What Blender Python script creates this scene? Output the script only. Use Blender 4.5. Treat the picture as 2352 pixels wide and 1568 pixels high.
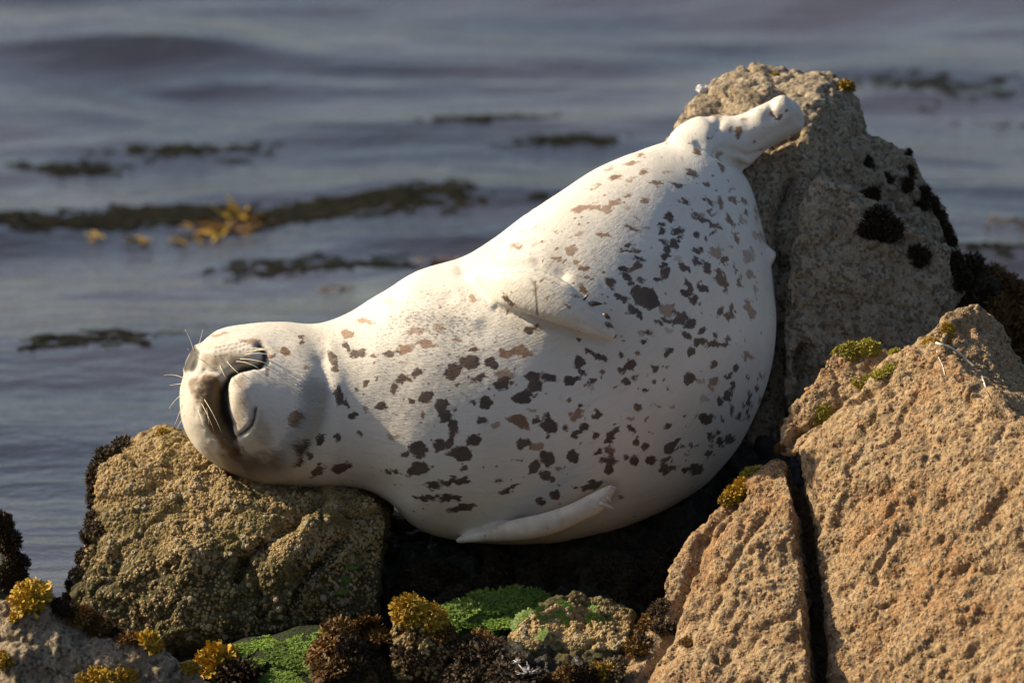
import bpy, bmesh, math, random
import numpy as np
from mathutils import Vector, Matrix
from mathutils.bvhtree import BVHTree

for o in list(bpy.data.objects): bpy.data.objects.remove(o)
scene = bpy.context.scene
COL = scene.collection
R = math.radians
random.seed(7); RNG = np.random.default_rng(7)

# ------------------------------------------------------------------ camera
PITCH = R(12.0); DIST = 12.0
CP, SP = math.cos(PITCH), math.sin(PITCH)
FWD = np.array([0, CP, -SP]); UPV = np.array([0, SP, CP]); RGT = np.array([1.0, 0, 0])
CAM = -FWD * DIST
cd = bpy.data.cameras.new('camera'); cam = bpy.data.objects.new('camera', cd); COL.objects.link(cam)
cam.location = CAM; cam.rotation_euler = (math.pi/2 - PITCH, 0, 0)
cd.sensor_width = 36; cd.lens = 36*DIST/2.352; cd.clip_start = 0.1; cd.clip_end = 3000
cd.dof.use_dof = True; cd.dof.focus_distance = 11.8; cd.dof.aperture_fstop = 3.0
scene.camera = cam

# ------------------------------------------------------------------ light
SUN_EL, SUN_AZ = R(33), R(14)         # azimuth: angle behind the picture plane, from the left
SUN_D = Vector((-math.cos(SUN_EL)*math.cos(SUN_AZ), math.cos(SUN_EL)*math.sin(SUN_AZ), math.sin(SUN_EL)))
w = bpy.data.worlds.new('World'); scene.world = w; w.use_nodes = True
wn = w.node_tree.nodes; wl = w.node_tree.links
sky = wn.new('ShaderNodeTexSky'); sky.sky_type = 'NISHITA'; sky.sun_disc = False
sky.sun_elevation = SUN_EL; sky.sun_rotation = math.atan2(SUN_D.x, SUN_D.y)
sky.air_density = 1.0; sky.dust_density = 2.0; sky.ozone_density = 1.0
wl.new(sky.outputs[0], wn['Background'].inputs[0]); wn['Background'].inputs[1].default_value = 0.080
sd = bpy.data.lights.new('sun', 'SUN'); sd.energy = 5.0; sd.angle = R(0.6); sd.color = (1.0, 0.83, 0.60)
sun = bpy.data.objects.new('sun', sd); COL.objects.link(sun)
sun.rotation_euler = SUN_D.to_track_quat('Z', 'Y').to_euler(); sun.location = (-8, 2, 6)
vs = scene.view_settings
vs.view_transform = 'Standard'; vs.look = 'None'; vs.exposure = 0.55; vs.gamma = 1.0; vs.use_curve_mapping = False
scene.render.resolution_x = 1024; scene.render.resolution_y = 682

# ------------------------------------------------------------------ helpers
WATER_Z = -0.70
def P(px, py, dep=0.0):
    """a spot of the place: sideways/upwards in millimetres as seen at 12 m, dep metres beyond the seal's plane"""
    d = DIST + dep
    return CAM + FWD*d + RGT*((px-1176)/1000*d/DIST) + UPV*((784-py)/1000*d/DIST)
def PA(px, py, dep):
    px, py, dep = (np.asarray(a, float) for a in (px, py, dep))
    d = DIST + dep
    return CAM + FWD*d[..., None] + RGT*((px-1176)/1000*d/DIST)[..., None] + UPV*((784-py)/1000*d/DIST)[..., None]
def project(co):
    v = co - CAM; d = v @ FWD
    return 1176 + (v @ RGT)/d*DIST*1000, 784 - (v @ UPV)/d*DIST*1000, d - DIST
def ray(px, py):
    v = P(px, py, 0) - CAM
    return Vector(CAM), Vector(v/np.linalg.norm(v))
def water_pt(px, py):
    o, d = ray(px, py); t = (WATER_Z - o.z)/d.z
    return o + d*t

def tag(o, label=None, cat=None, group=None, kind=None):
    if label: o['label'] = label
    if cat: o['category'] = cat
    if group: o['group'] = group
    if kind: o['kind'] = kind
    return o
def link(name, me, mat=None, parent=None):
    o = bpy.data.objects.new(name, me); COL.objects.link(o)
    if mat is not None and me is not None and not me.materials: me.materials.append(mat)
    if parent is not None: o.parent = parent
    return o
def mesh_from(name, verts, faces, smooth=True):
    me = bpy.data.meshes.new(name)
    me.from_pydata([tuple(v) for v in verts], [], [tuple(f) for f in faces])
    if smooth: me.polygons.foreach_set('use_smooth', np.ones(len(me.polygons), bool))
    me.update(); return me

# --- noise
def _hash(ix, iy, iz, s):
    h = (ix.astype(np.int64)*374761393 + iy.astype(np.int64)*668265263 + iz.astype(np.int64)*2147483647 + s*1274126177) & 0xffffffff
    h = ((h ^ (h >> 13))*1274126177) & 0xffffffff
    h = ((h ^ (h >> 16))*2246822519) & 0xffffffff
    return (h ^ (h >> 15)) & 0xffffffff
def perlin(p, s=0):
    i = np.floor(p).astype(np.int64); f = p - i
    u = f*f*f*(f*(f*6-15)+10)
    out = 0
    for dx in (0, 1):
        for dy in (0, 1):
            for dz in (0, 1):
                h = _hash(i[:, 0]+dx, i[:, 1]+dy, i[:, 2]+dz, s)
                gx = (h & 1023)/511.5-1; gy = ((h >> 10) & 1023)/511.5-1; gz = ((h >> 20) & 1023)/511.5-1
                g = gx*(f[:, 0]-dx)+gy*(f[:, 1]-dy)+gz*(f[:, 2]-dz)
                wx = u[:, 0] if dx else 1-u[:, 0]; wy = u[:, 1] if dy else 1-u[:, 1]; wz = u[:, 2] if dz else 1-u[:, 2]
                out = out + g*wx*wy*wz
    return out*1.3
def fbm(p, octs=4, s=0, gain=0.5):
    a, t, n = 1.0, 0, 0
    for k in range(octs):
        t = t + a*perlin(p*(2.03**k)+k*17.3, s+k); n += a; a *= gain
    return t/n
def worley(p, s=0):
    i = np.floor(p).astype(np.int64); f = p-i
    d1 = np.full(len(p), 9.0); d2 = d1.copy()
    for dx in (-1, 0, 1):
        for dy in (-1, 0, 1):
            for dz in (-1, 0, 1):
                h = _hash(i[:, 0]+dx, i[:, 1]+dy, i[:, 2]+dz, s)
                d = (dx+(h & 1023)/1023-f[:, 0])**2+(dy+((h >> 10) & 1023)/1023-f[:, 1])**2+(dz+((h >> 20) & 1023)/1023-f[:, 2])**2
                d2 = np.minimum(d2, np.maximum(d, d1)); d1 = np.minimum(d1, d)
    return np.sqrt(d1), np.sqrt(d2)
def sstep(a, b, x):
    t = np.clip((x-a)/(b-a), 0, 1); return t*t*(3-2*t)

# --- mesh arrays
def get_co(me):
    a = np.empty(len(me.vertices)*3, np.float32); me.vertices.foreach_get('co', a); return a.reshape(-1, 3).astype(float)
def set_co(me, co):
    me.vertices.foreach_set('co', co.astype(np.float32).ravel()); me.update()
def get_no(me):
    a = np.empty(len(me.vertices)*3, np.float32); me.vertex_normals.foreach_get('vector', a); return a.reshape(-1, 3).astype(float)
def get_edges(me):
    e = np.empty(len(me.edges)*2, np.int32); me.edges.foreach_get('vertices', e); return e.reshape(-1, 2)
def smooth(me, it, lam=0.5):
    co = get_co(me); e = get_edges(me); n = len(co)
    deg = np.bincount(e.ravel(), minlength=n).astype(float)[:, None]; deg[deg == 0] = 1
    for _ in range(it):
        s = np.empty_like(co)
        for k in range(3):
            s[:, k] = np.bincount(e[:, 0], co[e[:, 1], k], n)+np.bincount(e[:, 1], co[e[:, 0], k], n)
        co = co+lam*(s/deg-co)
    set_co(me, co)
def remesh(me, voxel):
    o = bpy.data.objects.new('tmp', me); COL.objects.link(o)
    m = o.modifiers.new('r', 'REMESH'); m.mode = 'VOXEL'; m.voxel_size = voxel; m.use_smooth_shade = True
    dg = bpy.context.evaluated_depsgraph_get()
    out = bpy.data.meshes.new_from_object(o.evaluated_get(dg), preserve_all_data_layers=False, depsgraph=dg)
    bpy.data.objects.remove(o); out.materials.clear()
    out.polygons.foreach_set('use_smooth', np.ones(len(out.polygons), bool)); out.update()
    return out
def bvh_of(me):
    co = get_co(me); return BVHTree.FromPolygons([Vector(c) for c in co], [tuple(p.vertices) for p in me.polygons])
def put_attr(me, name, vals):
    a = me.attributes.new(name, 'FLOAT', 'POINT'); a.data.foreach_set('value', np.asarray(vals, np.float32))
def put_vec(me, name, vals):
    a = me.attributes.new(name, 'FLOAT_VECTOR', 'POINT'); a.data.foreach_set('vector', np.asarray(vals, np.float32).ravel())
def seg_dist(px, py, pts):
    d = np.full(len(px), 1e9)
    for (ax, ay), (bx, by) in zip(pts[:-1], pts[1:]):
        vx, vy = bx-ax, by-ay; t = np.clip(((px-ax)*vx+(py-ay)*vy)/(vx*vx+vy*vy+1e-9), 0, 1)
        d = np.minimum(d, np.hypot(px-ax-t*vx, py-ay-t*vy))
    return d

# ------------------------------------------------------------------ materials
class NT:
    def __init__(s, name):
        s.m = bpy.data.materials.new(name); s.m.use_nodes = True
        s.t = s.m.node_tree; s.n = s.t.nodes; s.l = s.t.links; s.b = s.n['Principled BSDF']
        s.tc = s.n.new('ShaderNodeTexCoord').outputs['Object']
    def inp(s, sock, v):
        if hasattr(v, 'is_output'): s.l.new(v, sock)
        elif isinstance(v, (tuple, list)) and len(v) == 3 and sock.type == 'RGBA': sock.default_value = (*v, 1)
        else: sock.default_value = v
    def noise(s, scale, detail=4, rough=0.55, vec=None, dist=0.0, out=0):
        n = s.n.new('ShaderNodeTexNoise'); s.l.new(vec or s.tc, n.inputs['Vector'])
        n.inputs['Scale'].default_value = scale; n.inputs['Detail'].default_value = detail
        n.inputs['Roughness'].default_value = rough; n.inputs['Distortion'].default_value = dist
        return n.outputs[out]
    def voro(s, scale, feature='F1', vec=None, out='Distance', rnd=1.0):
        n = s.n.new('ShaderNodeTexVoronoi'); n.feature = feature; s.l.new(vec or s.tc, n.inputs['Vector'])
        n.inputs['Scale'].default_value = scale; n.inputs['Randomness'].default_value = rnd
        return n.outputs[out]
    def ramp(s, fac, a, b, ca=0.0, cb=1.0):
        n = s.n.new('ShaderNodeMapRange'); n.interpolation_type = 'SMOOTHSTEP'
        s.inp(n.inputs[0], fac)
        for k, v in zip((1, 2, 3, 4), (a, b, ca, cb)): n.inputs[k].default_value = v
        return n.outputs[0]
    def mix(s, fac, a, b, mode='MIX'):
        n = s.n.new('ShaderNodeMix'); n.data_type = 'RGBA'; n.blend_type = mode
        s.inp(n.inputs[0], fac); s.inp(n.inputs[6], a); s.inp(n.inputs[7], b)
        return n.outputs[2]
    def math(s, op, a, b=0.0):
        n = s.n.new('ShaderNodeMath'); n.operation = op
        s.inp(n.inputs[0], a); s.inp(n.inputs[1], b); return n.outputs[0]
    def attr(s, name, out='Fac'):
        n = s.n.new('ShaderNodeAttribute'); n.attribute_name = name; return n.outputs[out]
    def mapping(s, vec, scale):
        n = s.n.new('ShaderNodeMapping'); s.l.new(vec, n.inputs[0]); n.inputs['Scale'].default_value = scale
        return n.outputs[0]
    def bump(s, h, dist, strength=1.0, prev=None):
        n = s.n.new('ShaderNodeBump'); s.inp(n.inputs['Height'], h); n.inputs['Distance'].default_value = dist
        n.inputs['Strength'].default_value = strength
        if prev is not None: s.l.new(prev, n.inputs['Normal'])
        return n.outputs[0]
    def done(s, col, rough, normal=None, **kw):
        s.inp(s.b.inputs['Base Color'], col); s.inp(s.b.inputs['Roughness'], rough)
        if normal is not None: s.l.new(normal, s.b.inputs['Normal'])
        for k, v in kw.items(): s.inp(s.b.inputs[k.replace('_', ' ')], v)
        return s.m

def rock_material(name, light, mid, dark, stain, stain_amt=0.5, growth=None, growth_z=(-0.5, -0.3), bump=1.0, wet=False):
    t = NT(name)
    big = t.noise(4.0, 5, 0.6); medn = t.noise(22, 5, 0.65); fine = t.noise(150, 4, 0.7)
    grain = t.voro(120, out='Color'); gv = t.n.new('ShaderNodeSeparateColor'); t.l.new(grain, gv.inputs[0]); g1 = gv.outputs[0]; g2 = gv.outputs[1]
    c = t.mix(t.ramp(medn, 0.35, 0.65), mid, light)
    c = t.mix(t.math('MULTIPLY', t.ramp(big, 0.48, 0.66), stain_amt), c, stain)
    c = t.mix(t.ramp(g1, 0.70, 0.80, 0, 0.75), c, light)
    c = t.mix(t.ramp(g2, 0.70, 0.80, 0, 0.75), c, dark)
    c = t.mix(t.ramp(fine, 0.36, 0.52, 0.55, 0), c, dark)
    pit = t.noise(48, 3, 0.7)
    c = t.mix(t.ramp(pit, 0.30, 0.42, 0.6, 0), c, dark)
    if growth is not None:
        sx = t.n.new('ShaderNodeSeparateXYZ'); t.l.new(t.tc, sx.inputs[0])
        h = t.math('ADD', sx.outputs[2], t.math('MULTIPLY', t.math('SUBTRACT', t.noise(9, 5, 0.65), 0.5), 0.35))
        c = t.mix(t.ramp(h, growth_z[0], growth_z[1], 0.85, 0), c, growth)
    nb = t.bump(t.math('ADD', t.math('MULTIPLY', t.voro(95), -0.6), fine), 0.006*bump, 0.9)
    nb = t.bump(t.noise(60, 5, 0.7), 0.008*bump, 0.8, nb)
    return t.done(c, 0.42 if wet else 0.85, nb, Specular_IOR_Level=0.4 if wet else 0.25)

M = {}
M['sandstone'] = rock_material('tan_grit_rock', (0.52, 0.38, 0.215), (0.40, 0.265, 0.13), (0.15, 0.105, 0.07), (0.40, 0.19, 0.065), 0.7, bump=1.2)
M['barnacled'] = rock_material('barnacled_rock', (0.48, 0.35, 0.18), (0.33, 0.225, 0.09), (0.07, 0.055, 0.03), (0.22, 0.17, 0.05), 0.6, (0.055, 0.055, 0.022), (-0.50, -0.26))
M['greyrock'] = rock_material('grey_grit_rock', (0.50, 0.41, 0.28), (0.36, 0.285, 0.185), (0.13, 0.11, 0.085), (0.24, 0.17, 0.10), 0.6)
M['foregrey'] = rock_material('foreground_rock', (0.43, 0.35, 0.24), (0.30, 0.23, 0.15), (0.09, 0.075, 0.055), (0.30, 0.20, 0.09), 0.5)
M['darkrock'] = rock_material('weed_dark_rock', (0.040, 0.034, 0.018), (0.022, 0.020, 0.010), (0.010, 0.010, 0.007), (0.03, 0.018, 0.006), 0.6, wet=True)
M['algaerock'] = rock_material('algae_rock', (0.10, 0.19, 0.024), (0.06, 0.13, 0.014), (0.03, 0.055, 0.012), (0.13, 0.16, 0.05), 0.4)
M['brownrock'] = rock_material('brown_weed_rock', (0.16, 0.085, 0.025), (0.08, 0.045, 0.012), (0.02, 0.014, 0.007), (0.19, 0.12, 0.02), 0.6)

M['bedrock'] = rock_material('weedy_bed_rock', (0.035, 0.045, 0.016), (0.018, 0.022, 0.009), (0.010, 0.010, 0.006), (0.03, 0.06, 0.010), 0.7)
def weed_material(name, a, b, c, trans=0.15):
    t = NT(name)
    oi = t.n.new('ShaderNodeObjectInfo').outputs['Random']
    k = t.mix(t.ramp(t.noise(45, 3), 0.3, 0.7), a, b)
    k = t.mix(t.ramp(t.noise(14, 3), 0.52, 0.7), k, c)
    hs = t.n.new('ShaderNodeHueSaturation'); t.l.new(k, hs.inputs['Color']); t.l.new(t.ramp(oi, 0, 1, 0.75, 1.2), hs.inputs['Value'])
    return t.done(hs.outputs[0], 0.6, None, Specular_IOR_Level=0.3, Transmission_Weight=0.0, Subsurface_Weight=trans, Subsurface_Radius=(0.01, 0.006, 0.002), Subsurface_Scale=0.5)
M['yellow_weed'] = weed_material('yellow_rockweed', (0.50, 0.33, 0.030), (0.36, 0.22, 0.018), (0.20, 0.10, 0.012))
M['olive_weed'] = weed_material('olive_rockweed', (0.42, 0.36, 0.050), (0.28, 0.25, 0.030), (0.16, 0.14, 0.02))
M['brown_weed'] = weed_material('brown_rockweed', (0.040, 0.022, 0.006), (0.020, 0.012, 0.004), (0.075, 0.042, 0.008))
M['rust_weed'] = weed_material('rust_rockweed', (0.20, 0.10, 0.016), (0.10, 0.05, 0.010), (0.045, 0.025, 0.006))
M['green_weed'] = weed_material('green_sea_lettuce', (0.105, 0.20, 0.022), (0.19, 0.27, 0.04), (0.05, 0.11, 0.012))

t = NT('dark_wet_kelp'); M['dark_kelp'] = t.done(t.mix(t.ramp(t.noise(12), .4, .6), (0.005, 0.007, 0.004), (0.011, 0.010, 0.004)), 0.9, None, Specular_IOR_Level=0.1)  # also colours the flat strips painted for dark wave troughs
t = NT('pale_shell'); M['shell'] = t.done(t.mix(t.ramp(t.noise(60), 0.35, 0.65), (0.60, 0.52, 0.36), (0.34, 0.26, 0.13)), 0.7, t.bump(t.noise(300, 3), 0.002))
t = NT('barnacle_crust'); M['crust'] = t.done(t.mix(t.ramp(t.noise(9, 5), 0.42, 0.6), t.mix(t.ramp(t.noise(90, 2), 0.35, 0.65), (0.52, 0.38, 0.18), (0.31, 0.21, 0.08)), (0.17, 0.13, 0.04)), 0.8)
t = NT('white_fluff'); M['feather'] = t.done((0.75, 0.75, 0.76), 0.7)
t = NT('dried_splash'); M['splash'] = t.done(t.mix(t.ramp(t.noise(50), 0.4, 0.6), (0.75, 0.75, 0.76), (0.5, 0.46, 0.4)), 0.8)
t = NT('clear_line'); M['line'] = t.done((0.75, 0.72, 0.62), 0.3)
t = NT('whisker'); M['whisker'] = t.done((0.75, 0.66, 0.48), 0.4)
t = NT('claw'); M['claw'] = t.done(t.mix(t.ramp(t.noise(60), 0.4, 0.6), (0.06, 0.05, 0.045), (0.16, 0.13, 0.10)), 0.35)
t = NT('pale_claw'); M['paleclaw'] = t.done((0.5, 0.44, 0.36), 0.4)

# ------------------------------------------------------------------ water
t = NT('sea_water')
wob = t.mapping(t.tc, (0.55, 1.0, 1.0))
n1 = t.bump(t.noise(7, 4, 0.55, wob, 0.4), 0.030, 0.55)
n2 = t.bump(t.noise(28, 3, 0.6, wob), 0.005, 0.6, n1)
wc = t.mix(t.ramp(t.noise(0.9, 3, 0.5, wob), 0.4, 0.62), (0.030, 0.031, 0.041), (0.066, 0.062, 0.077))
wc = t.mix(t.math('MULTIPLY', t.attr('shoal'), t.ramp(t.noise(6, 4, 0.6, wob), 0.35, 0.6)), wc, (0.15, 0.17, 0.12))
M['water'] = t.done(wc, 0.09, n2, IOR=1.333, Specular_IOR_Level=0.5)
def water_h(p):
    q = p*np.array([0.42, 1.0, 1])+0.25*np.stack([perlin(p*0.7, 5), perlin(p*0.7, 6), 0*p[:, 0]], 1)
    fade = np.exp(-np.clip(np.hypot(p[:, 0]/9, p[:, 1]/26), 0, 30)**2)
    near = sstep(1.0, 6.0, p[:, 1])
    z = (0.024+0.085*near)*perlin(q*0.95+3.1, 1)+(0.014+0.036*near)*perlin(q*2.1, 2)+(0.006-0.002*near)*perlin(q*5.5, 3)
    r1 = 1-np.abs(perlin(q*np.array([0.75, 0.9, 1])+7.7, 9)); r2 = 1-np.abs(perlin(q*1.7+2.2, 10))
    z = z+(0.006+0.042*near)*(r1**3-.5)+(0.004+0.012*near)*(r2**3-.5)
    return z*fade
def make_water():
    xs = np.concatenate([-np.geomspace(400, 3.2, 30), np.linspace(-3.1, 3.1, 150), np.geomspace(3.2, 400, 30)])
    ys = np.concatenate([-np.geomspace(60, 1.6, 12), np.linspace(-1.5, 14, 420), np.geomspace(14.2, 1500, 40)])
    X, Y = np.meshgrid(xs, ys); p = np.stack([X.ravel(), Y.ravel(), 0*X.ravel()], 1)
    p[:, 2] = WATER_Z+water_h(p)
    shoal = np.zeros(len(p))
    for sx_, sy_, sw_ in ((60, 640, .13), (640, 705, .16), (850, 665, .12)):
        c_ = water_pt(sx_, sy_); shoal = np.maximum(shoal, 0.6*np.exp(-((p[:, 0]-c_.x)/sw_)**2-((p[:, 1]-c_.y)/(sw_*1.6))**2))
    nx, ny = len(xs), len(ys); i = np.arange(nx*ny).reshape(ny, nx)
    f = np.stack([i[:-1, :-1], i[:-1, 1:], i[1:, 1:], i[1:, :-1]], -1).reshape(-1, 4)
    me = mesh_from('water', p, f); put_attr(me, 'shoal', shoal); o = link('water', me, M['water']); tag(o, 'grey lavender rippled sea water behind the boulders', 'water', kind='structure')
make_water()

# ------------------------------------------------------------------ rocks
def hull_into(bm, pts, jitter=0.0):
    vs_ = [bm.verts.new(Vector(P(x, y, d/1000.0))) for x, y, d in pts]
    r = bmesh.ops.convex_hull(bm, input=vs_)
    junk = [g for g in r['geom_interior'] if isinstance(g, bmesh.types.BMVert)]
    bmesh.ops.delete(bm, geom=list(set(junk)), context='VERTS')
def ext(pts, dback, drop=None):
    """the same outline again farther back, so a rock has its full depth"""
    return pts+[(x, y+(drop or 0), d+dback) for x, y, d in pts]
BVH = {}
def make_rock(name, hulls, voxel, mat, label, seed, amps=(0.022, 0.010, 0.0045, 0.004), grooves=(), sm=6, cat='rock', struct=False, facet=0.0, grain=75):
    bm = bmesh.new()
    for h in hulls: hull_into(bm, h)
    me = bpy.data.meshes.new(name); bm.to_mesh(me); bm.free()
    out = remesh(me, voxel); bpy.data.meshes.remove(me); out.name = name
    smooth(out, sm)
    co = get_co(out); co = co+0.022*np.stack([fbm(co*5.5, 3, 401+k) for k in range(3)], 1); set_co(out, co); no = get_no(out)
    d = amps[0]*fbm(co*4.2, 3, seed)*1.6
    if facet:
        f1, f2 = worley(co*6.0+0.35*np.stack([perlin(co*5, seed+k) for k in (31, 32, 33)], 1), seed+9); d += facet*(f2-f1-0.3)
    rid = 1-np.abs(fbm(co*9, 3, seed+3)); d -= amps[1]*1.4*sstep(0.86, 1.0, rid)
    d += amps[1]*fbm(co*17, 3, seed+5)*1.6
    d += amps[2]*fbm(co*45, 2, seed+11)*1.8
    d += amps[2]*0.7*fbm(co*95, 2, seed+15)
    f1, f2 = worley(co*grain+0.4*perlin(co*30, seed+2)[:, None], seed+12)
    msk = 0.5+0.5*sstep(-0.1, 0.25, perlin(co*8, seed+13))
    d += amps[3]*(0.55-f1)*1.3*msk
    px, py, dep = project(co); fac = sstep(0.0, 0.35, -(no @ FWD))
    for pts, wd, am in grooves:
        dd = seg_dist(px+6*perlin(co*25, seed+20), py+6*perlin(co*25, seed+21), pts)
        d += am*np.exp(-(dd/wd)**2)*fac
    set_co(out, co+no*d[:, None])
    o = link(name, out, mat)
    tag(o, label, None if struct else cat, kind='structure' if struct else None)
    BVH[o.name] = bvh_of(out)
    return o

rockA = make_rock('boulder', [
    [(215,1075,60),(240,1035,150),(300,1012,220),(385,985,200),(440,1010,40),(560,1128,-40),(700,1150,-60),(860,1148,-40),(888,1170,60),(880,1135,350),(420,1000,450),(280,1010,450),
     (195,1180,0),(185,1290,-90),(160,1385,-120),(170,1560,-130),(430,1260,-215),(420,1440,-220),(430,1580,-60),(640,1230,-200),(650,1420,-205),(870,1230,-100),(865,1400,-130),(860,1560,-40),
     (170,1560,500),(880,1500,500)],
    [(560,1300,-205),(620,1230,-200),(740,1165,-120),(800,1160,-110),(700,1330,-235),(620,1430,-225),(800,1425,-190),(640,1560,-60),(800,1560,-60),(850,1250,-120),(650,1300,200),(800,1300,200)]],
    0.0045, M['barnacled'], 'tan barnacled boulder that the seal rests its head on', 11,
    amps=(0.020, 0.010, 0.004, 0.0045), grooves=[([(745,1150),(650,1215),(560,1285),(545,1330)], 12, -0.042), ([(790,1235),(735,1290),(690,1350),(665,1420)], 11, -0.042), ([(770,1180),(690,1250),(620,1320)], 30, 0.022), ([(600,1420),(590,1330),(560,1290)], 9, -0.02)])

rockB = make_rock('boulder', [
    [(1500,900,330),(1790,900,235),(1795,500,300),(1830,310,385),(1885,235,405),(1960,275,480),(1570,330,400),(1515,335,400),(1560,275,440),(1605,205,560),(1640,176,620),(1735,150,660),(1890,165,640),(1962,196,620),(1990,290,560),
     (2120,700,460),(2150,1250,400),(1650,1300,200),(1500,1300,400),(1600,260,900),(1930,230,900),(1500,1200,1000),(2150,1200,1000),(2100,600,900)],
    [(1700,172,640),(1735,145,650),(1768,160,640),(1770,200,560),(1690,220,540),(1700,180,760),(1768,180,760)],
    [(1960,260,500),(2000,290,520),(2085,338,560),(2100,420,540),(2180,530,560),(2212,620,570),(2225,780,560),(2100,800,450),(2000,500,440),(2000,330,800),(2180,600,950),(2230,900,900),(2220,1100,560),(2000,1100,440)],
    [(1865,425,300),(1900,408,290),(1935,440,300),(1985,520,300),(2060,535,350),(2185,565,400),(2200,690,390),(1795,640,205),(1800,900,170),(1980,560,270),(2000,900,270),(2200,1000,400),(1850,1150,190),(2150,900,600),(1900,500,600)]],
    0.0065, M['greyrock'], 'tall grey boulder behind the seal carrying its hind flippers', 23,
    amps=(0.018, 0.008, 0.0045, 0.0045), grain=70, grooves=[([(1815,420),(1790,520),(1800,600)], 20, -0.06), ([(1880,420),(1930,440),(1985,520),(2060,540),(2180,562)], 12, 0.012), ([(1990,540),(2190,560)], 8, -0.02), ([(1850,800),(1840,900),(1825,950)], 12, -0.05)], facet=0.010)

rockC = make_rock('boulder', [
    [(2130,775,-330),(2080,800,-330),(1848,1035,-330),(1880,1250,-440),(1930,1600,-640),(1930,1750,-690),(2600,1750,-1180),(2600,1150,-900),(2300,925,-480),(2150,780,-50),(1860,1010,-180),(2600,1000,0),(1950,1750,-200),(2600,1750,-200),(2000,900,-150)],
    [(1785,1055,-330),(1812,1072,-360),(1700,1110,-300),(1640,1175,-310),(1560,1262,-340),(1500,1380,-380),(1440,1505,-430),(1360,1640,-480),(1828,1250,-480),(1862,1600,-690),(1862,1750,-720),(1400,1750,-600),(1650,1400,-480),(1800,1080,-100),(1560,1400,-100),(1880,1600,-200),(1400,1700,-200)],
    [(1795,975,-230),(1852,882,-220),(1912,806,-200),(1990,792,-190),(2062,808,-180),(1800,1040,-270),(1862,1030,-290),(2000,950,-300),(1920,870,20),(2060,850,20),(1830,1020,-20)],
    [(2100,780,-260),(2180,716,-170),(2240,694,-130),(2288,724,-120),(2330,810,-150),(2350,900,-210),(2420,1010,-300),(2150,800,-310),(2300,930,-400),(2200,780,60),(2330,830,60),(2450,1000,60)],
    [(1780,1120,-170),(1900,1120,-170),(1830,1750,-380),(1980,1750,-380),(1800,1150,0),(1950,1150,0),(1850,1700,-100),(2000,1700,-100)]],
    0.0052, M['sandstone'], 'large tan gritty boulder split by a dark crack', 37,
    amps=(0.022, 0.006, 0.0042, 0.0048), grain=95, facet=0.007,
    grooves=[([(1700,1130),(1620,1230),(1570,1340),(1510,1480),(1470,1560)], 10, -0.022), ([(1760,1180),(1700,1260),(1640,1350)], 9, -0.014), ([(1790,1050),(1830,1000),(1900,960),(2000,900)], 10, -0.020), ([(2130,800),(2200,880),(2290,950)], 9, 0.008)])

rockD = make_rock('boulder', [
    [(-120,1390,-500),(0,1378,-520),(58,1352,-540),(105,1372,-540),(250,1452,-560),(400,1515,-580),(470,1560,-590),(520,1640,-600),(40,1450,-600),(45,1700,-650),(500,1750,-640),(-150,1750,-560),(-150,1450,-300),(100,1420,-250),(500,1650,-250),(450,1750,-200)]],
    0.005, M['foregrey'], 'low grey foreground boulder topped with yellow weed', 41, amps=(0.014, 0.008, 0.004, 0.004))
rockE = make_rock('boulder', [
    [(-140,1180,-60),(0,1185,-60),(25,1230,-70),(50,1310,-90),(62,1380,-100),(60,1600,-120),(-140,1600,-140),(-140,1200,200),(30,1260,150),(60,1600,200)]],
    0.008, M['darkrock'], 'dark weed covered rock standing in the water', 43)
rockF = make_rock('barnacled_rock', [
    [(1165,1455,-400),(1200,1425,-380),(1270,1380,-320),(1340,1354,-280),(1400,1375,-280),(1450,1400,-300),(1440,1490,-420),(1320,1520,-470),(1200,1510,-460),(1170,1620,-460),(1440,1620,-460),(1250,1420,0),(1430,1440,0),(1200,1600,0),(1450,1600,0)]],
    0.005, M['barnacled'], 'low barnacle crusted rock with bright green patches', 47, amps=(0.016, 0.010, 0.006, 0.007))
BVH['f'] = BVH[rockF.name]
rockG = make_rock('algae_mound', [
    [(1000,1400,-180),(1080,1368,-170),(1200,1358,-150),(1270,1372,-150),(1290,1420,-200),(1180,1440,-270),(1050,1440,-270),(960,1430,-250),(980,1600,-250),(1280,1600,-250),(1000,1420,60),(1280,1400,60),(1100,1600,60)]],
    0.006, M['algaerock'], 'rounded mound covered in green algae under the seal', 53, amps=(0.014, 0.008, 0.004, 0.003))
rockH = make_rock('weedy_rock', [
    [(900,1410,-400),(930,1388,-400),(985,1392,-400),(1030,1420,-400),(1040,1470,-420),(1040,1650,-430),(905,1470,-430),(890,1650,-450),(960,1440,-460),(960,1400,-300),(1030,1440,-280),(910,1640,-250),(1040,1640,-250)]],
    0.005, M['brownrock'], 'upright brown knob of rock capped with yellow weed', 59, amps=(0.014, 0.010, 0.006, 0.006))
rockI = make_rock('weed_mound', [
    [(720,1500,-420),(760,1455,-400),(830,1430,-380),(890,1440,-380),(905,1500,-420),(900,1650,-450),(710,1650,-460),(760,1540,-490),(860,1560,-490),(760,1480,-250),(890,1480,-250),(720,1650,-220),(900,1650,-220)]],
    0.005, M['brownrock'], 'rust brown weed mound between the barnacled boulder and knob', 61, amps=(0.016, 0.010, 0.006, 0.006))
rockJ = make_rock('weed_hummock', [
    [(1040,1480,-440),(1110,1462,-420),(1160,1500,-450),(1300,1545,-500),(1400,1520,-480),(1450,1570,-520),(1450,1680,-520),(1040,1680,-520),(1250,1560,-560),(1050,1480,-250),(1400,1500,-250),(1050,1650,-250),(1420,1650,-250)]],
    0.006, M['darkrock'], 'dark wet weed hummock below the low barnacled rock', 67, amps=(0.018, 0.012, 0.006, 0.006))
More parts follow.
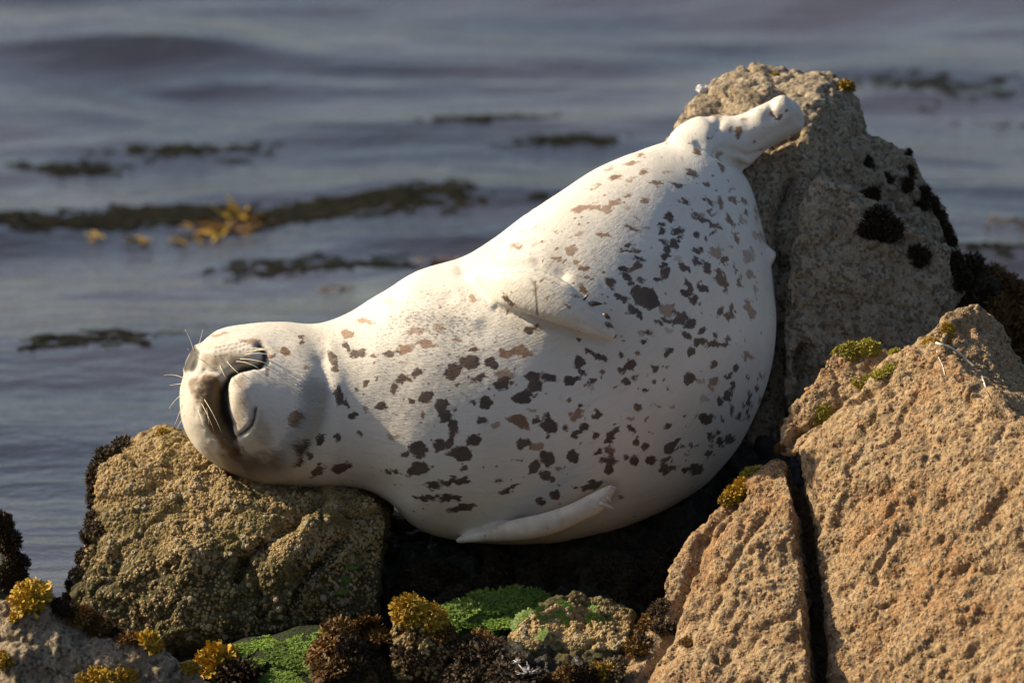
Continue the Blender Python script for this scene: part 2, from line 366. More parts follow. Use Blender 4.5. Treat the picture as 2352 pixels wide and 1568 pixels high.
rockS = make_rock('ledge', [
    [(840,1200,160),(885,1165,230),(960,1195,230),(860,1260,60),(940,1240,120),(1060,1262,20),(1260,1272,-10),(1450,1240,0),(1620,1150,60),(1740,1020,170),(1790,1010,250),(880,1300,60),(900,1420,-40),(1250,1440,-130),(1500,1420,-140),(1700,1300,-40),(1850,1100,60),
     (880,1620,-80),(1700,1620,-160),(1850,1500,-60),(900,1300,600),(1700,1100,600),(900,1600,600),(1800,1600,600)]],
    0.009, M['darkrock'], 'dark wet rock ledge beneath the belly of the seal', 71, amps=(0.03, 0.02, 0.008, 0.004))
rockK = make_rock('weed_bank', [
    [(2180,640,620),(2250,605,640),(2330,660,640),(2420,740,640),(2500,900,640),(2200,760,520),(2500,1000,520),(2150,1000,500),(2200,1300,480),(2500,1300,480),(2200,700,900),(2500,900,900),(2200,1300,900),(2500,1300,900)]],
    0.009, M['darkrock'], 'dark brown weed covered bank beyond the tall grey boulder', 73, amps=(0.03, 0.02, 0.01, 0.006))

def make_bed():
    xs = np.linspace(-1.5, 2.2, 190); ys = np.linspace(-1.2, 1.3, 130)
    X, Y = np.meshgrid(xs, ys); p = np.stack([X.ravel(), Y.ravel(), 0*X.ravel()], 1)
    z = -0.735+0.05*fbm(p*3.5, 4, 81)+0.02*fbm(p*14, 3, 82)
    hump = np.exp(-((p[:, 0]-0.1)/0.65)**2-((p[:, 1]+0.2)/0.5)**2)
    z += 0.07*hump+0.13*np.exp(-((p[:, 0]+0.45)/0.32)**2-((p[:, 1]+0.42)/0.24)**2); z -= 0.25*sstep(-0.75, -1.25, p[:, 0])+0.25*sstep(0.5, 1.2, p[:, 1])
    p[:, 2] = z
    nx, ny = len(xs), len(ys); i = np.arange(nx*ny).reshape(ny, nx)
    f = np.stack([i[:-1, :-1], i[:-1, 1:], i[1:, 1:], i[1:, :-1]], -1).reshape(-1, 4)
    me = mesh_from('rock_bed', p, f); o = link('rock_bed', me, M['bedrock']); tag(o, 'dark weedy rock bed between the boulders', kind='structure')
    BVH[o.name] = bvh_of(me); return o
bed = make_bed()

# unseen dark foreshore and bank behind the camera, added to block sky light
def make_shore_blocker():
    xs = np.linspace(-60, 60, 160); ys = np.concatenate([np.linspace(-60, -14, 50), np.linspace(-13.6, -2.2, 60)])
    X, Y = np.meshgrid(xs, ys); p = np.stack([X.ravel(), Y.ravel(), 0*X.ravel()], 1)
    z = -0.95+1.9*sstep(-2.0, -13, p[:, 1])+9.0*sstep(-14, -30, p[:, 1])*(0.8+0.4*perlin(p*0.08, 121))+0.14*fbm(p*0.9, 4, 122)*sstep(-2.2, -5, p[:, 1])
    p[:, 2] = z; nx, ny = len(xs), len(ys); i = np.arange(nx*ny).reshape(ny, nx)
    f = np.stack([i[:-1, :-1], i[:-1, 1:], i[1:, 1:], i[1:, :-1]], -1).reshape(-1, 4)
    o = link('shore', mesh_from('shore', p, f), M['darkshore']); tag(o, 'dark rocky foreshore and bank that the view is taken from', kind='structure')
M['darkshore'] = rock_material('dark_shore_rock', (0.12, 0.10, 0.075), (0.07, 0.06, 0.042), (0.03, 0.027, 0.02), (0.05, 0.055, 0.02), 0.6)
make_shore_blocker()

# ------------------------------------------------------------------ seal
def catmull(a, n):
    a = np.asarray(a, float); m = len(a); ext_ = np.vstack([2*a[0]-a[1], a, 2*a[-1]-a[-2]])
    u = np.linspace(0, m-1, n); k = np.minimum(u.astype(int), m-2); t_ = (u-k)[:, None]
    p0, p1, p2, p3 = ext_[k], ext_[k+1], ext_[k+2], ext_[k+3]
    return 0.5*((2*p1)+(-p0+p2)*t_+(2*p0-5*p1+4*p2-p3)*t_**2+(-p0+3*p1-3*p2+p3)*t_**3)
def loft(secs, n, seg=72, power=2.0):
    """secs rows: edge A (x,y), edge B (x,y), depth of the middle mm, half thickness mm"""
    s = catmull(secs, n); th = np.linspace(0, 2*np.pi, seg, endpoint=False)
    c, sn = np.cos(th), np.sin(th)
    c = np.sign(c)*np.abs(c)**(2/power); sn = np.sign(sn)*np.abs(sn)**(2/power)
    cx, cy = (s[:, 0]+s[:, 2])/2, (s[:, 1]+s[:, 3])/2; hx, hy = (s[:, 0]-s[:, 2])/2, (s[:, 1]-s[:, 3])/2
    X = cx[:, None]+hx[:, None]*c; Y = cy[:, None]+hy[:, None]*c; D = (s[:, 4][:, None]-np.maximum(s[:, 5], 1)[:, None]*sn)/1000
    v = PA(X, Y, D).reshape(-1, 3).tolist(); f = []
    for i in range(n-1):
        for j in range(seg):
            k = (j+1) % seg; f.append((i*seg+j, i*seg+k, (i+1)*seg+k, (i+1)*seg+j))
    f.append(tuple(range(seg-1, -1, -1))); f.append(tuple((n-1)*seg+j for j in range(seg)))
    return v, f, PA(cx, cy, s[:, 4]/1000)
body_secs = [
    (413,895,413,925,0,20),(424,858,419,972,0,75),(449,805,437,1014,0,116),(499,758,476,1056,0,148),(570,742,556,1098,0,170),(650,738,640,1114,0,178),
    (730,742,735,1120,5,182),(800,720,832,1124,10,194),(870,676,892,1152,15,218),(960,622,962,1215,20,246),(1060,590,1080,1246,25,270),
    (1130,548,1250,1248,35,290),(1200,497,1420,1216,50,300),(1270,450,1562,1152,75,302),(1330,410,1662,1070,105,292),(1390,378,1732,960,140,272),
    (1440,355,1772,840,180,248),(1480,341,1784,740,215,222),(1506,333,1776,640,245,195),(1528,325,1752,530,275,165),(1542,308,1724,430,300,135),
    (1562,288,1698,385,320,105),(1608,266,1694,352,330,78),(1645,285,1690,335,335,45)]
hind_secs = [(1585,285,1640,350,328,60),(1635,264,1690,382,330,58),(1690,264,1716,386,332,52),(1740,247,1758,346,335,44),(1790,226,1812,314,338,38),(1822,230,1842,298,340,30),(1843,258,1847,276,341,12)]
bv, bf, spine = loft(body_secs, 150, 96, 2.08)
body_tree = BVHTree.FromPolygons([Vector(v) for v in bv], bf)
def body_dep(x, y):
    o, d = ray(x, y); h = body_tree.ray_cast(o, d)[0]
    return None if h is None else ((np.array(h)-CAM) @ FWD-DIST)*1000
def on_body(rows):
    out = []
    for ax, ay, bx, by, off, b in rows:
        d = body_dep((ax+bx)/2, (ay+by)/2); out.append((ax, ay, bx, by, d+off, b))
    return out
fore_up = on_body([(1020,650,1030,674,75,20),(1085,618,1096,684,30,32),(1140,606,1140,702,-16,38),(1195,610,1188,714,-38,38),(1250,622,1238,728,-50,36),(1305,650,1290,746,-58,32),(1352,690,1338,762,-62,26),(1390,730,1378,779,-66,19),(1416,768,1404,784,-70,9)])
fore_low = [(1045,1236,1050,1247,-70,12),(1110,1214,1116,1244,-120,24),(1180,1191,1190,1241,-165,32),(1250,1177,1264,1229,-200,32),(1310,1156,1326,1204,-225,28),(1360,1132,1378,1176,-245,22),(1400,1114,1404,1142,-258,16),(1415,1117,1413,1128,-262,6)]
sv, sf = list(bv), list(bf)
for secs in (hind_secs, fore_up, fore_low):
    v, f, _ = loft(secs, 40, 40, 2.2); k = len(sv); sv += v; sf += [tuple(i+k for i in q) for q in f]
# tail nub
v, f, _ = loft([(1735,540,1752,650,235,50),(1756,556,1764,628,232,32),(1772,571,1775,606,230,18),(1785,578,1785,590,228,5)], 16, 24); k = len(sv); sv += v; sf += [tuple(i+k for i in q) for q in f]
seal_me = remesh(mesh_from('seal_raw', sv, sf), 0.0042)
smooth(seal_me, 7)
co = get_co(seal_me); no = get_no(seal_me); px, py, dep = project(co)
front = sstep(0.02, 0.35, -(no @ FWD)/1.0)
nearer = front*sstep(0.30, 0.16, dep); wide = sstep(-0.45, -0.1, -(no @ FWD))*sstep(0.20, 0.08, dep)
disp = np.zeros(len(co))
wx = px+3*perlin(co*40, 91); wy = py+3*perlin(co*40, 92)
def stroke(pts, wd, am, mask=nearer, x=wx, y=wy):
    global disp
    disp += am*np.exp(-(seg_dist(x, y, pts)/wd)**2)*mask
MOUTH = [(598,796),(608,812),(606,828),(591,837),(552,846),(525,861),(510,878),(501,902),(503,950),(515,984),(537,1010)]
JAW = [(512,890),(512,940),(522,978)]
stroke(MOUTH[:4], 10, -0.007); stroke(MOUTH[3:], 9, -0.018); stroke(JAW, 19, -0.022)
disp += 0.0045*fbm(co*55, 3, 97)*np.exp(-(seg_dist(px, py, [(468,880),(476,940),(510,1010),(560,1050)])/34)**2)*nearer
stroke([(560,905),(575,935),(585,970)], 40, 0.016)          # chin
stroke([(480,815),(530,815),(575,812)], 24, 0.012)          # whisker pads
stroke([(452,880),(462,920),(478,955)], 24, 0.012)
stroke([(456,802),(440,832),(436,850)], 11, 0.010, wide)          # nose
stroke([(461,815),(452,836),(446,852)], 4, -0.009, wide)
stroke([(470,850),(500,855),(520,868)], 7, -0.006)
stroke([(590,938),(581,972),(552,1000)], 4.5, -0.009)       # chin fold
stroke([(690,800),(708,850),(706,930),(690,985),(652,1040),(620,1085)], 30, 0.005)
stroke([(738,830),(742,870),(735,940),(712,1000),(675,1060)], 16, -0.005)
stroke([(762,800),(775,850),(780,950),(765,1060)], 16, 0.003)
stroke([(1062,618),(1150,606),(1230,612),(1290,632)], 16, -0.010)   # shoulder crease
stroke([(1140,708),(1190,724),(1260,745),(1380,790)], 9, -0.006)
stroke([(905,690),(985,678),(1030,684)], 16, -0.005); stroke([(900,715),(1000,720),(1090,735)], 20, 0.006)
hm = front
stroke([(1795,234),(1806,258)], 18, 0.007, hm); stroke([(1742,262),(1748,266)], 16, 0.005, hm); stroke([(1772,244),(1768,268)], 8, -0.006, hm); stroke([(1665,335),(1720,360),(1772,345)], 7, -0.008, hm)
stroke([(1655,275),(1640,310),(1660,350)], 10, -0.006, hm); stroke([(1720,275),(1765,272),(1795,262)], 14, -0.004, hm); stroke([(1720,352),(1750,320),(1815,285)], 12, -0.003, hm)
stroke([(1650,345),(1690,372),(1710,385)], 8, -0.012, hm); stroke([(1815,232),(1822,262),(1840,280)], 8, -0.004, hm)
stroke([(1600,330),(1650,360),(1705,398)], 6, -0.006, hm)
stroke([(1340,715),(1385,752)], 5, -0.003); stroke([(1330,738),(1390,772)], 5, -0.003)
disp += 0.004*fbm(co*6, 2, 95)*1.5
# fur nap: fine ridges running with the body
disp += 0.0005*fbm(co*60, 2, 96)
co2 = co+no*disp[:, None]; set_co(seal_me, co2)
# coat
SPOTS = []
def tile(ox, oy, rows):
    for r in rows:
        x, y, a, b, ang = r[:5]; s = r[5] if len(r) > 5 else 1.0
        SPOTS.append((ox*0.9408+x*0.3, oy*0.9408+y*0.3, a*0.3, b*0.3, R(ang), s))
tile(700, 750, [(100,250,48,24,65,.8),(350,400,26,70,-14),(385,490,22,40,-10),(470,215,50,35,10,.55),(465,300,45,28,50,.9),(545,350,75,34,-8,.95),(655,375,30,16,0,.7),(785,355,48,24,-20,.9),(615,110,80,22,5,.5),(900,315,80,32,-12,.6),(880,430,50,20,0,.4),
    (985,185,90,28,-5,.45),(1070,280,90,30,10,.55),(1160,165,60,30,20,.4),(1300,245,40,20,0,.6),(1430,325,50,20,-10,.8),(605,590,28,28,0,.8),(525,628,14,14,0,.7),(395,680,34,75,-8,.9),(455,745,28,45,-25,.85),(490,835,38,28,-10,.9),(712,752,46,44,0),(605,790,24,24,0,.5),(805,818,20,12,0,.6),
    (885,555,66,32,-10),(1000,505,55,28,-25,.95),(818,635,28,46,-5),(960,712,32,24,0),(1070,678,56,50,-15),(1190,750,64,66,30),(1210,830,58,55,30),(1275,905,38,60,-20),(1275,980,20,50,10,.9),(1042,810,16,40,0,.6),
    (1270,490,75,55,-25),(1400,420,85,45,-20,.95),(1480,535,75,26,-20,.85),(1310,590,30,20,20,.7),(1550,430,45,40,0),(1525,735,60,45,-25),(1420,728,25,20,0,.8),(1485,873,55,25,10),
    (50,850,45,60,20,.6),(85,1075,65,80,10,.9),(250,1010,50,45,0,.9),(385,990,26,48,10,.9),(558,965,24,20,0,.8),(820,995,55,25,0,.45),(240,1250,70,36,-35,.95),(75,1180,60,40,-20,.8),(415,1225,75,38,-12),(175,1130,30,30,0,.8),
    (1010,1085,75,60,0),(915,1120,36,30,0),(1180,1060,60,50,20,.95),(1260,1030,40,30,-30,.9),(1330,1115,95,50,5,.95),(1435,1020,62,45,-10),(995,1235,95,52,-28),(775,1265,34,16,0),(838,1258,28,18,0),(1120,1365,75,30,15),(1270,1330,125,28,-18),(1365,1240,26,16,0,.8),
    (1050,1460,90,26,5),(1230,1460,90,28,0),(1330,1540,110,30,-8)])
tile(1100, 850, [(320,125,45,36,20),(430,45,60,45,20,.6),(540,20,90,40,0,.6),(230,225,65,24,-22,.85),(385,275,60,50,-20),(420,200,75,45,0,.5),(475,262,30,16,0,.8),(275,410,58,46,-25),(165,415,26,24,20,.8),(620,225,70,34,10),(760,228,85,30,8),(650,285,60,45,10),(560,370,90,60,-25),
    (925,245,75,42,-15),(985,110,42,60,30,.9),(1015,185,34,30,30,.9),(1070,25,35,20,20,.9),(1130,55,34,26,10,.9),(1080,250,24,24,0),(1078,315,18,36,0,.35),(1165,205,18,40,20,.7),(905,390,22,26,0,.7),(1005,425,34,24,10),(845,390,14,30,0,.35),
    (1315,40,26,20,30,.85),(1385,130,50,48,45,.85),(1315,170,40,28,0,.8),(1345,250,48,30,-15),(1415,220,22,32,10,.9),(1435,450,30,34,-15,.75),(1495,325,22,28,0,.85),(1440,40,14,30,-10,.7),(1555,150,20,32,-15),
    (235,560,52,24,10),(505,550,75,40,5,.7),(560,590,45,30,0,.6),(660,550,36,28,10),(630,475,45,14,10,.5),(755,590,70,55,20),(745,520,24,30,0),(745,682,24,22,0,.9),(870,595,18,42,-5,.8),(965,505,58,42,-40,.6),(1020,600,50,36,-40,.95),(960,655,46,26,-25),(1115,508,46,36,0),(1112,672,28,26,0),(340,595,32,24,0,.5),
    (180,705,62,46,0),(85,810,85,60,5,.85),(550,740,50,46,-20,.95),(650,750,80,36,0,.55),(745,850,55,65,-30,.9),(640,910,40,65,35,.95),(720,970,45,45,20,.95),(775,1005,26,22,0,.8),(830,935,26,22,0,.6),(938,830,58,56,0),(520,845,22,12,0,.8),(108,928,26,18,0,.8),(365,1012,30,20,0),(430,1085,70,24,-30),(500,1055,40,14,-20,.9),
    (90,1000,60,30,-20,.9),(40,1150,60,25,0,.9),(140,1220,50,24,0,.9),(690,1170,40,38,0),(800,1120,42,34,0),(835,1050,16,16,0,.7),(1240,585,24,16,0),(1230,670,26,70,38),(1270,625,60,16,-15,.9),(1205,710,34,24,0),(1140,800,42,26,0),(1220,790,36,46,0,.7),(1225,860,75,28,0),(1215,930,34,58,10),(1385,625,34,34,-30),(1415,725,30,38,25),(1495,735,34,28,-35),(1400,850,36,40,0),(1345,835,18,24,15),(1530,860,40,36,0),(1080,1050,90,36,-12,.95),(960,1050,26,16,0),(1385,540,30,18,-20,.5),(1310,1135,24,20,0,.6)])
tile(1450, 750, [(30,370,34,26,0,.9),(215,355,26,20,30,.8),(290,440,48,40,30,.85),(220,482,42,26,0,.8),(245,565,46,28,-10),(320,540,22,30,0,.9),(470,465,28,32,0),(545,452,18,16,0),(340,352,14,26,-15,.7),(390,258,34,24,15),(430,192,36,20,35,.95),(370,190,30,30,0,.4),(500,125,32,18,20,.9),(560,100,38,22,10,.95),(575,340,42,34,20),(570,180,40,30,0,.35),(460,580,16,36,-25,.8),(415,515,14,14,0,.6),
    (660,100,60,36,-10,.95),(740,130,60,36,-30,.95),(710,215,42,22,30,.9),(800,265,50,34,0,.95),(900,280,65,32,10,.95),(1000,285,45,26,0,.9),(750,340,36,46,-10,.95),(830,180,26,28,0,.95),(925,215,18,24,0,.9),(1020,240,16,40,-10,.8),(910,435,30,40,0,.75),(1085,470,26,36,25,.9),(1030,525,28,18,-20,.8),(1165,375,38,36,0,.55),(735,540,52,52,0),(815,575,36,26,0,.4),(915,570,38,32,-15,.6),(895,620,18,30,0,.55),
    (1060,600,26,32,15),(1030,670,42,40,-30,.95),(970,715,22,46,0,.95),(1048,770,14,50,0,.9),(1185,525,12,20,0,.9),(1255,530,14,28,20,.8),(1290,540,8,26,20,.8),(1245,625,16,22,20,.9),(1190,700,20,60,10,.9),(1270,705,10,40,15,.9),(1150,755,12,26,20,.9),(1110,845,18,34,20),(978,845,12,20,0,.9),(1180,790,14,60,15,.85),
    (870,850,66,46,10,.9),(685,832,24,18,0,.9),(705,932,16,8,0,.8),(562,905,24,34,10),(575,635,20,18,-20),(605,755,28,16,-15,.5),(500,750,18,18,0,.6),(845,705,45,30,-20,.35),(335,765,30,34,-20,.75),(400,640,22,26,0,.9),(400,855,14,18,0,.7),(945,955,16,28,20),(900,990,22,40,20),(970,1030,34,30,-20),(1040,1010,38,46,30),(900,1050,12,20,10,.9),(880,1125,34,30,-25),(590,1075,56,44,-20,.9),(640,1025,26,20,-30,.8),(680,1055,32,10,-15),(740,1055,18,30,30,.7),(785,1070,16,14,0,.8),(705,1122,14,18,0,.8),(300,1165,36,42,0),(440,1170,44,40,0),(245,1150,16,24,0),(555,1165,44,18,0),(540,1230,36,50,0,.8),(780,1230,60,40,-25,.9),(700,1250,28,30,-20,.9),(600,1220,40,20,0,.8)])
tile(1450, 300, [(785,220,36,28,0,.75),(670,275,16,18,0,.5),(750,390,50,28,15,.85),(640,480,66,24,5,.9),(470,475,55,22,10,.65),(555,380,44,16,0,.4),(855,480,30,22,15,.7),(385,380,36,22,-20,.65),(290,310,60,18,-15,.6),(355,240,30,14,-20,.6),(160,415,46,20,-12,.7),(275,440,36,16,-20,.5),(100,350,40,14,-25,.45),(25,470,30,14,0,.5),(250,565,30,18,0,.65),(390,600,36,16,-10,.6),(160,615,46,26,-10,.5),(30,640,50,22,0,.5),(110,655,45,24,10,.5),(235,645,30,14,0,.4),
    (700,610,46,20,25,.85),(975,340,26,52,-30,.65),(1045,508,26,16,0,.5),(885,610,52,24,40,.75),(900,690,40,14,25,.7),(960,620,24,50,-20,.65),(1070,590,46,20,35,.65),(1150,600,20,36,-20,.65),(1160,690,24,20,0,.75),(570,720,42,44,0,.85),(335,735,34,14,20,.55),(290,805,60,16,15,.65),(400,798,24,10,0,.5),(70,858,62,20,8,.6),(800,700,50,24,0,.45),(860,760,110,24,20,.8),(950,800,40,16,35,.75),(1030,740,24,70,-30,.7),(1130,750,18,46,-30,.5),(1245,700,14,90,-8,.5),
    (520,835,30,26,20,.9),(515,785,20,18,0,.9),(640,830,50,36,15,.9),(655,890,16,24,0,.85),(790,855,28,32,-10,.85),(910,840,20,24,0,.85),(525,905,44,16,10,.95),(560,960,34,50,-10,.95),(615,935,40,40,0,.85),(545,1020,44,26,0,.95),(265,925,36,16,0,.8),(275,978,80,18,3,.75),(345,1045,56,22,10,.9),(330,1100,42,28,0,.75),(210,1120,36,20,5,.95),(270,1125,40,20,0,.5),(430,970,14,14,0,.8),(525,1090,40,36,40,.95),(550,1150,36,36,30,.95),(500,1195,38,20,0,.9),(785,985,42,30,10,.85),(865,895,16,20,0,.8),(930,990,60,44,0,.5),(995,1055,30,34,-20,.75),(790,1065,48,26,20,.95),(865,1125,40,38,30,.85),(690,1115,56,36,25,.9),(640,1045,36,20,0,.35),
    (255,1180,46,24,30,.95),(285,1225,36,22,0,.95),(365,1205,44,14,0,.85),(120,1225,50,36,10,.8),(140,1270,30,14,20,.8),(390,1335,95,85,30),(430,1380,60,50,0),(330,1300,60,50,0,.95),(210,1345,60,24,35,.9),(300,1440,70,30,35,.9),(345,1480,34,28,20,.95),(560,1430,75,50,10,.5),(670,1470,60,30,10,.8),(715,1240,34,60,-30,.8),(835,1270,28,56,-35),(700,1320,46,40,20,.9),(765,1360,30,36,0,.85),(560,1295,10,10,0,.8),(975,1190,42,90,-25,.75),(1015,1280,14,30,0,.75),(1080,1110,12,40,-10,.7),(1125,1210,16,46,-8,.7),(1180,1020,42,60,0,.45),(1200,1160,40,36,20,.5),(1245,1270,14,70,0,.45),(1195,1430,36,90,-10,.55),(960,1440,24,46,-20,.8),(1055,1430,24,52,10,.75),(1020,1480,26,26,0,.75),(1085,880,18,60,-25,.65),(1050,945,14,16,0,.6),(1270,880,80,30,40,.4),
    (1115,75,24,58,10,.7),(1055,45,18,30,10,.6),(1220,152,20,14,0,.7),(990,230,18,40,0,.5),(915,100,12,16,0,.6),(915,215,18,12,0,.6),(540,145,34,14,-10,.5)])
tile(1150, 400, [(345,630,60,24,0,.55),(500,625,36,18,0,.3),(765,655,55,34,0,.5),(655,715,55,18,10,.6),(810,745,30,26,20,.55),(865,800,50,24,0,.65),(900,875,75,14,8,.7),(650,513,24,10,0,.55),(815,545,70,16,-15,.45),(500,495,30,10,-15,.4),(405,505,24,8,-10,.35),(860,345,110,30,-6,.55),(1100,310,46,24,-10,.55),(930,180,100,12,-8,.4),(270,1040,22,50,-30,.95),(300,1085,16,26,-30,.95),(865,970,26,60,-35,.7),(745,1098,24,20,0,.6),(450,1265,50,34,-30,.9),(510,1255,36,30,0,.35),(830,1350,26,28,0,.8),(600,885,40,10,10,.6),(590,1025,28,16,-35,.5),(800,1005,44,12,15,.55),(490,960,14,50,10,.45),(55,865,46,12,-20,.45),(10,1020,30,36,0,.5),(1010,1490,36,28,0,.8),(970,1465,40,26,10,.85)])
# cheek and throat marks of the near side, then the hidden back
for a in [(575,790,26,8,10,.5),(655,808,14,9,40,.7),(690,778,12,8,0,.5),(628,815,10,6,0,.7),(703,845,6,8,0,.5),(500,770,26,6,-14,.5),(1790,268,10,8,0,.9),(1770,258,6,8,30,.6),(1805,255,5,5,0,.8),(1710,273,10,5,10,.5),(1640,262,16,6,0,.6)]:
    SPOTS.append((a[0], a[1], a[2], a[3], R(a[4]), a[5]))
field = np.full(len(co), -3.0); tone = np.zeros(len(co))
vis = front > 0.02
jx = px+6*perlin(co*30, 98)+8*perlin(co*62, 101)+5*perlin(co*120, 103); jy = py+6*perlin(co*30, 99)+8*perlin(co*62, 102)+5*perlin(co*120, 104)
for x, y, a, b, an, s in SPOTS:
    ca, sa = math.cos(an), math.sin(an); dx, dy = jx-x, jy-y
    m = np.where(vis & (np.abs(dx) < 3*max(a, b)+8) & (np.abs(dy) < 3*max(a, b)+8))[0]
    u = (dx[m]*ca+dy[m]*sa)/a; v_ = (-dx[m]*sa+dy[m]*ca)/b
    q = (1-np.hypot(u, v_))*min(a, b)/6.0
    up = q > field[m]; field[m[up]] = q[up]; tone[m] = np.where(q > -0.6, np.maximum(tone[m], s), tone[m])
# hidden side gets scattered marks of the same kind
f1, f2 = worley(co*np.array([26, 26, 26])+0.5*perlin(co*30, 105)[:, None], 106)
hid = np.where(vis, -3, (0.30-f1)*5); field = np.maximum(field, hid); tone = np.where(vis, tone, 0.9)
small = (0.15-worley(co*38+0.3*perlin(co*60, 108)[:, None], 107)[0])*9
body_zone = sstep(760, 860, px)*sstep(0.35, 0.0, np.abs(perlin(co*5, 109))+0.0)
add = np.where(vis & (body_zone > 0.3), small, -3); tone = np.where(add > field, 0.65, tone); field = np.maximum(field, add)
put_attr(seal_me, 'spot', np.clip(field, -3, 3)); put_attr(seal_me, 'tone', tone)
def lines(pts, wd, x=wx, y=wy): return np.exp(-(seg_dist(x, y, pts)/wd)**4)*wide
black = np.maximum.reduce([lines(MOUTH[:4], 7), lines(MOUTH[3:], 6.5), 0.95*lines(JAW, 10), lines([(606,830),(613,845),(614,862)], 3.5)*0.7, lines([(590,938),(581,972),(552,1000)], 3.2)*0.85,
    lines([(455,808),(444,830),(437,850)], 8), lines([(516,898),(518,900)], 6), lines([(1230,648),(1234,720)], 2.2)*0.8, lines([(1220,640),(1232,662)], 3)*0.5,
    lines([(537,1005),(545,1030)], 7)*0.7, 0.55*lines([(727,930),(722,955),(705,990),(690,1010)], 4)])  # dark lips, nose and marks, plus shade painted along jaw and folds
for k in range(26):                       # whisker roots
    x, y = 500+(k % 9)*9+random.uniform(-2, 2), 826-(k//9)*11-(k % 9)*2+random.uniform(-2, 2)
    black = np.maximum(black, 0.85*np.exp(-((px-x)**2+(py-y)**2)/8.0)*nearer)
brown = np.maximum.reduce([0.42*lines([(1120,1228),(1190,1216),(1260,1203),(1330,1170),(1400,1125)], 26), 0.22*lines([(475,850),(505,950),(560,1045)], 75), 1.25*lines([(482,880),(486,930),(504,985),(535,1030)], 22), 0.85*lines([(455,885),(470,915)], 18), 0.6*lines([(480,830),(560,832)], 15), 0.6*lines([(520,1040),(570,1060),(620,1050)], 26), 0.55*lines([(548,880),(560,920),(545,970)], 18), 0.4*lines([(470,1040),(540,1085)], 20), 0.4*lines([(590,960),(610,1010)], 22)])  # own brown, with the muzzle's shade painted into the stronger strokes
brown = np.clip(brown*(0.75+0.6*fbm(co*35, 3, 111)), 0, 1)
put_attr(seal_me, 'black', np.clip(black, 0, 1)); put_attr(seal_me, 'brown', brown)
# body coordinates for the fur's run
tree_s = np.cumsum(np.r_[0, np.linalg.norm(np.diff(spine, axis=0), axis=1)])
near_i = np.empty(len(co), int)
for a in range(0, len(co), 20000):
    dd = ((co[a:a+20000, None, :]-spine[None])**2).sum(-1); near_i[a:a+20000] = dd.argmin(1)
rel = co-spine[near_i]; tn = np.gradient(spine, axis=0); tn /= np.linalg.norm(tn, axis=1)[:, None]
ss = tree_s[near_i]+(rel*tn[near_i]).sum(1)
side = np.cross(tn, FWD)[near_i]; side /= np.linalg.norm(side, axis=1)[:, None]
ang = np.arctan2((rel*side).sum(1), -(rel @ FWD))
put_vec(seal_me, 'nap', np.stack([ss, ang*0.25, 0.1*np.sin(ang)], 1))

t = NT('spotted_seal_coat')
nap = t.attr('nap', 'Vector')
strk = t.noise(1.0, 3, 0.6, t.mapping(nap, (55, 330, 60)))
strk2 = t.noise(1.0, 3, 0.6, t.mapping(nap, (22, 120, 30)))
base = t.mix(t.ramp(t.noise(5, 4), 0.35, 0.65), (0.78, 0.735, 0.640), (0.69, 0.645, 0.55))
base = t.mix(t.ramp(strk2, 0.5, 0.8, 0, 0.35), base, (0.55, 0.48, 0.36))
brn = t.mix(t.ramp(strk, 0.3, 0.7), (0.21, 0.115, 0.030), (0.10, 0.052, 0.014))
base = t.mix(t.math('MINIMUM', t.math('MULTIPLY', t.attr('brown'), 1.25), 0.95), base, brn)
edge = t.math('ADD', t.attr('spot'), t.math('ADD', t.math('MULTIPLY', t.math('SUBTRACT', strk, 0.5), 1.3), t.math('MULTIPLY', t.math('SUBTRACT', t.noise(120, 3), 0.5), 1.2)))
sm_ = t.math('MULTIPLY', t.ramp(edge, -0.25, 0.40), t.ramp(t.attr('tone'), 0.0, 0.75, 0.0, 0.97))
sc = t.mix(t.ramp(t.attr('tone'), 0.55, 0.9), (0.30, 0.155, 0.075), t.mix(t.ramp(t.noise(18, 3), 0.35, 0.65), (0.075, 0.050, 0.038), (0.125, 0.082, 0.058)))  # fainter spots tinted orange brown, their sunlit look put into the colour
cc = t.mix(sm_, base, sc)
cc = t.mix(t.math('MULTIPLY', t.attr('black'), 0.97), cc, (0.018, 0.014, 0.011))
nb = t.bump(strk, 0.003, 0.35); nb = t.bump(strk2, 0.004, 0.15, nb)
M['seal'] = t.done(cc, 0.58, nb, Specular_IOR_Level=0.35, Sheen_Weight=0.08, Sheen_Roughness=0.4, Sheen_Tint=(1.0, 0.95, 0.85, 1.0), Subsurface_Weight=0.06, Subsurface_Radius=(0.02, 0.014, 0.008), Subsurface_Scale=0.3)
seal_me.name = 'seal'
seal = link('seal', seal_me, M['seal']); tag(seal, 'cream white harbour seal with dark spots lying on the rocks, eyes shut', 'seal')
SEAL_T = bvh_of(seal_me)

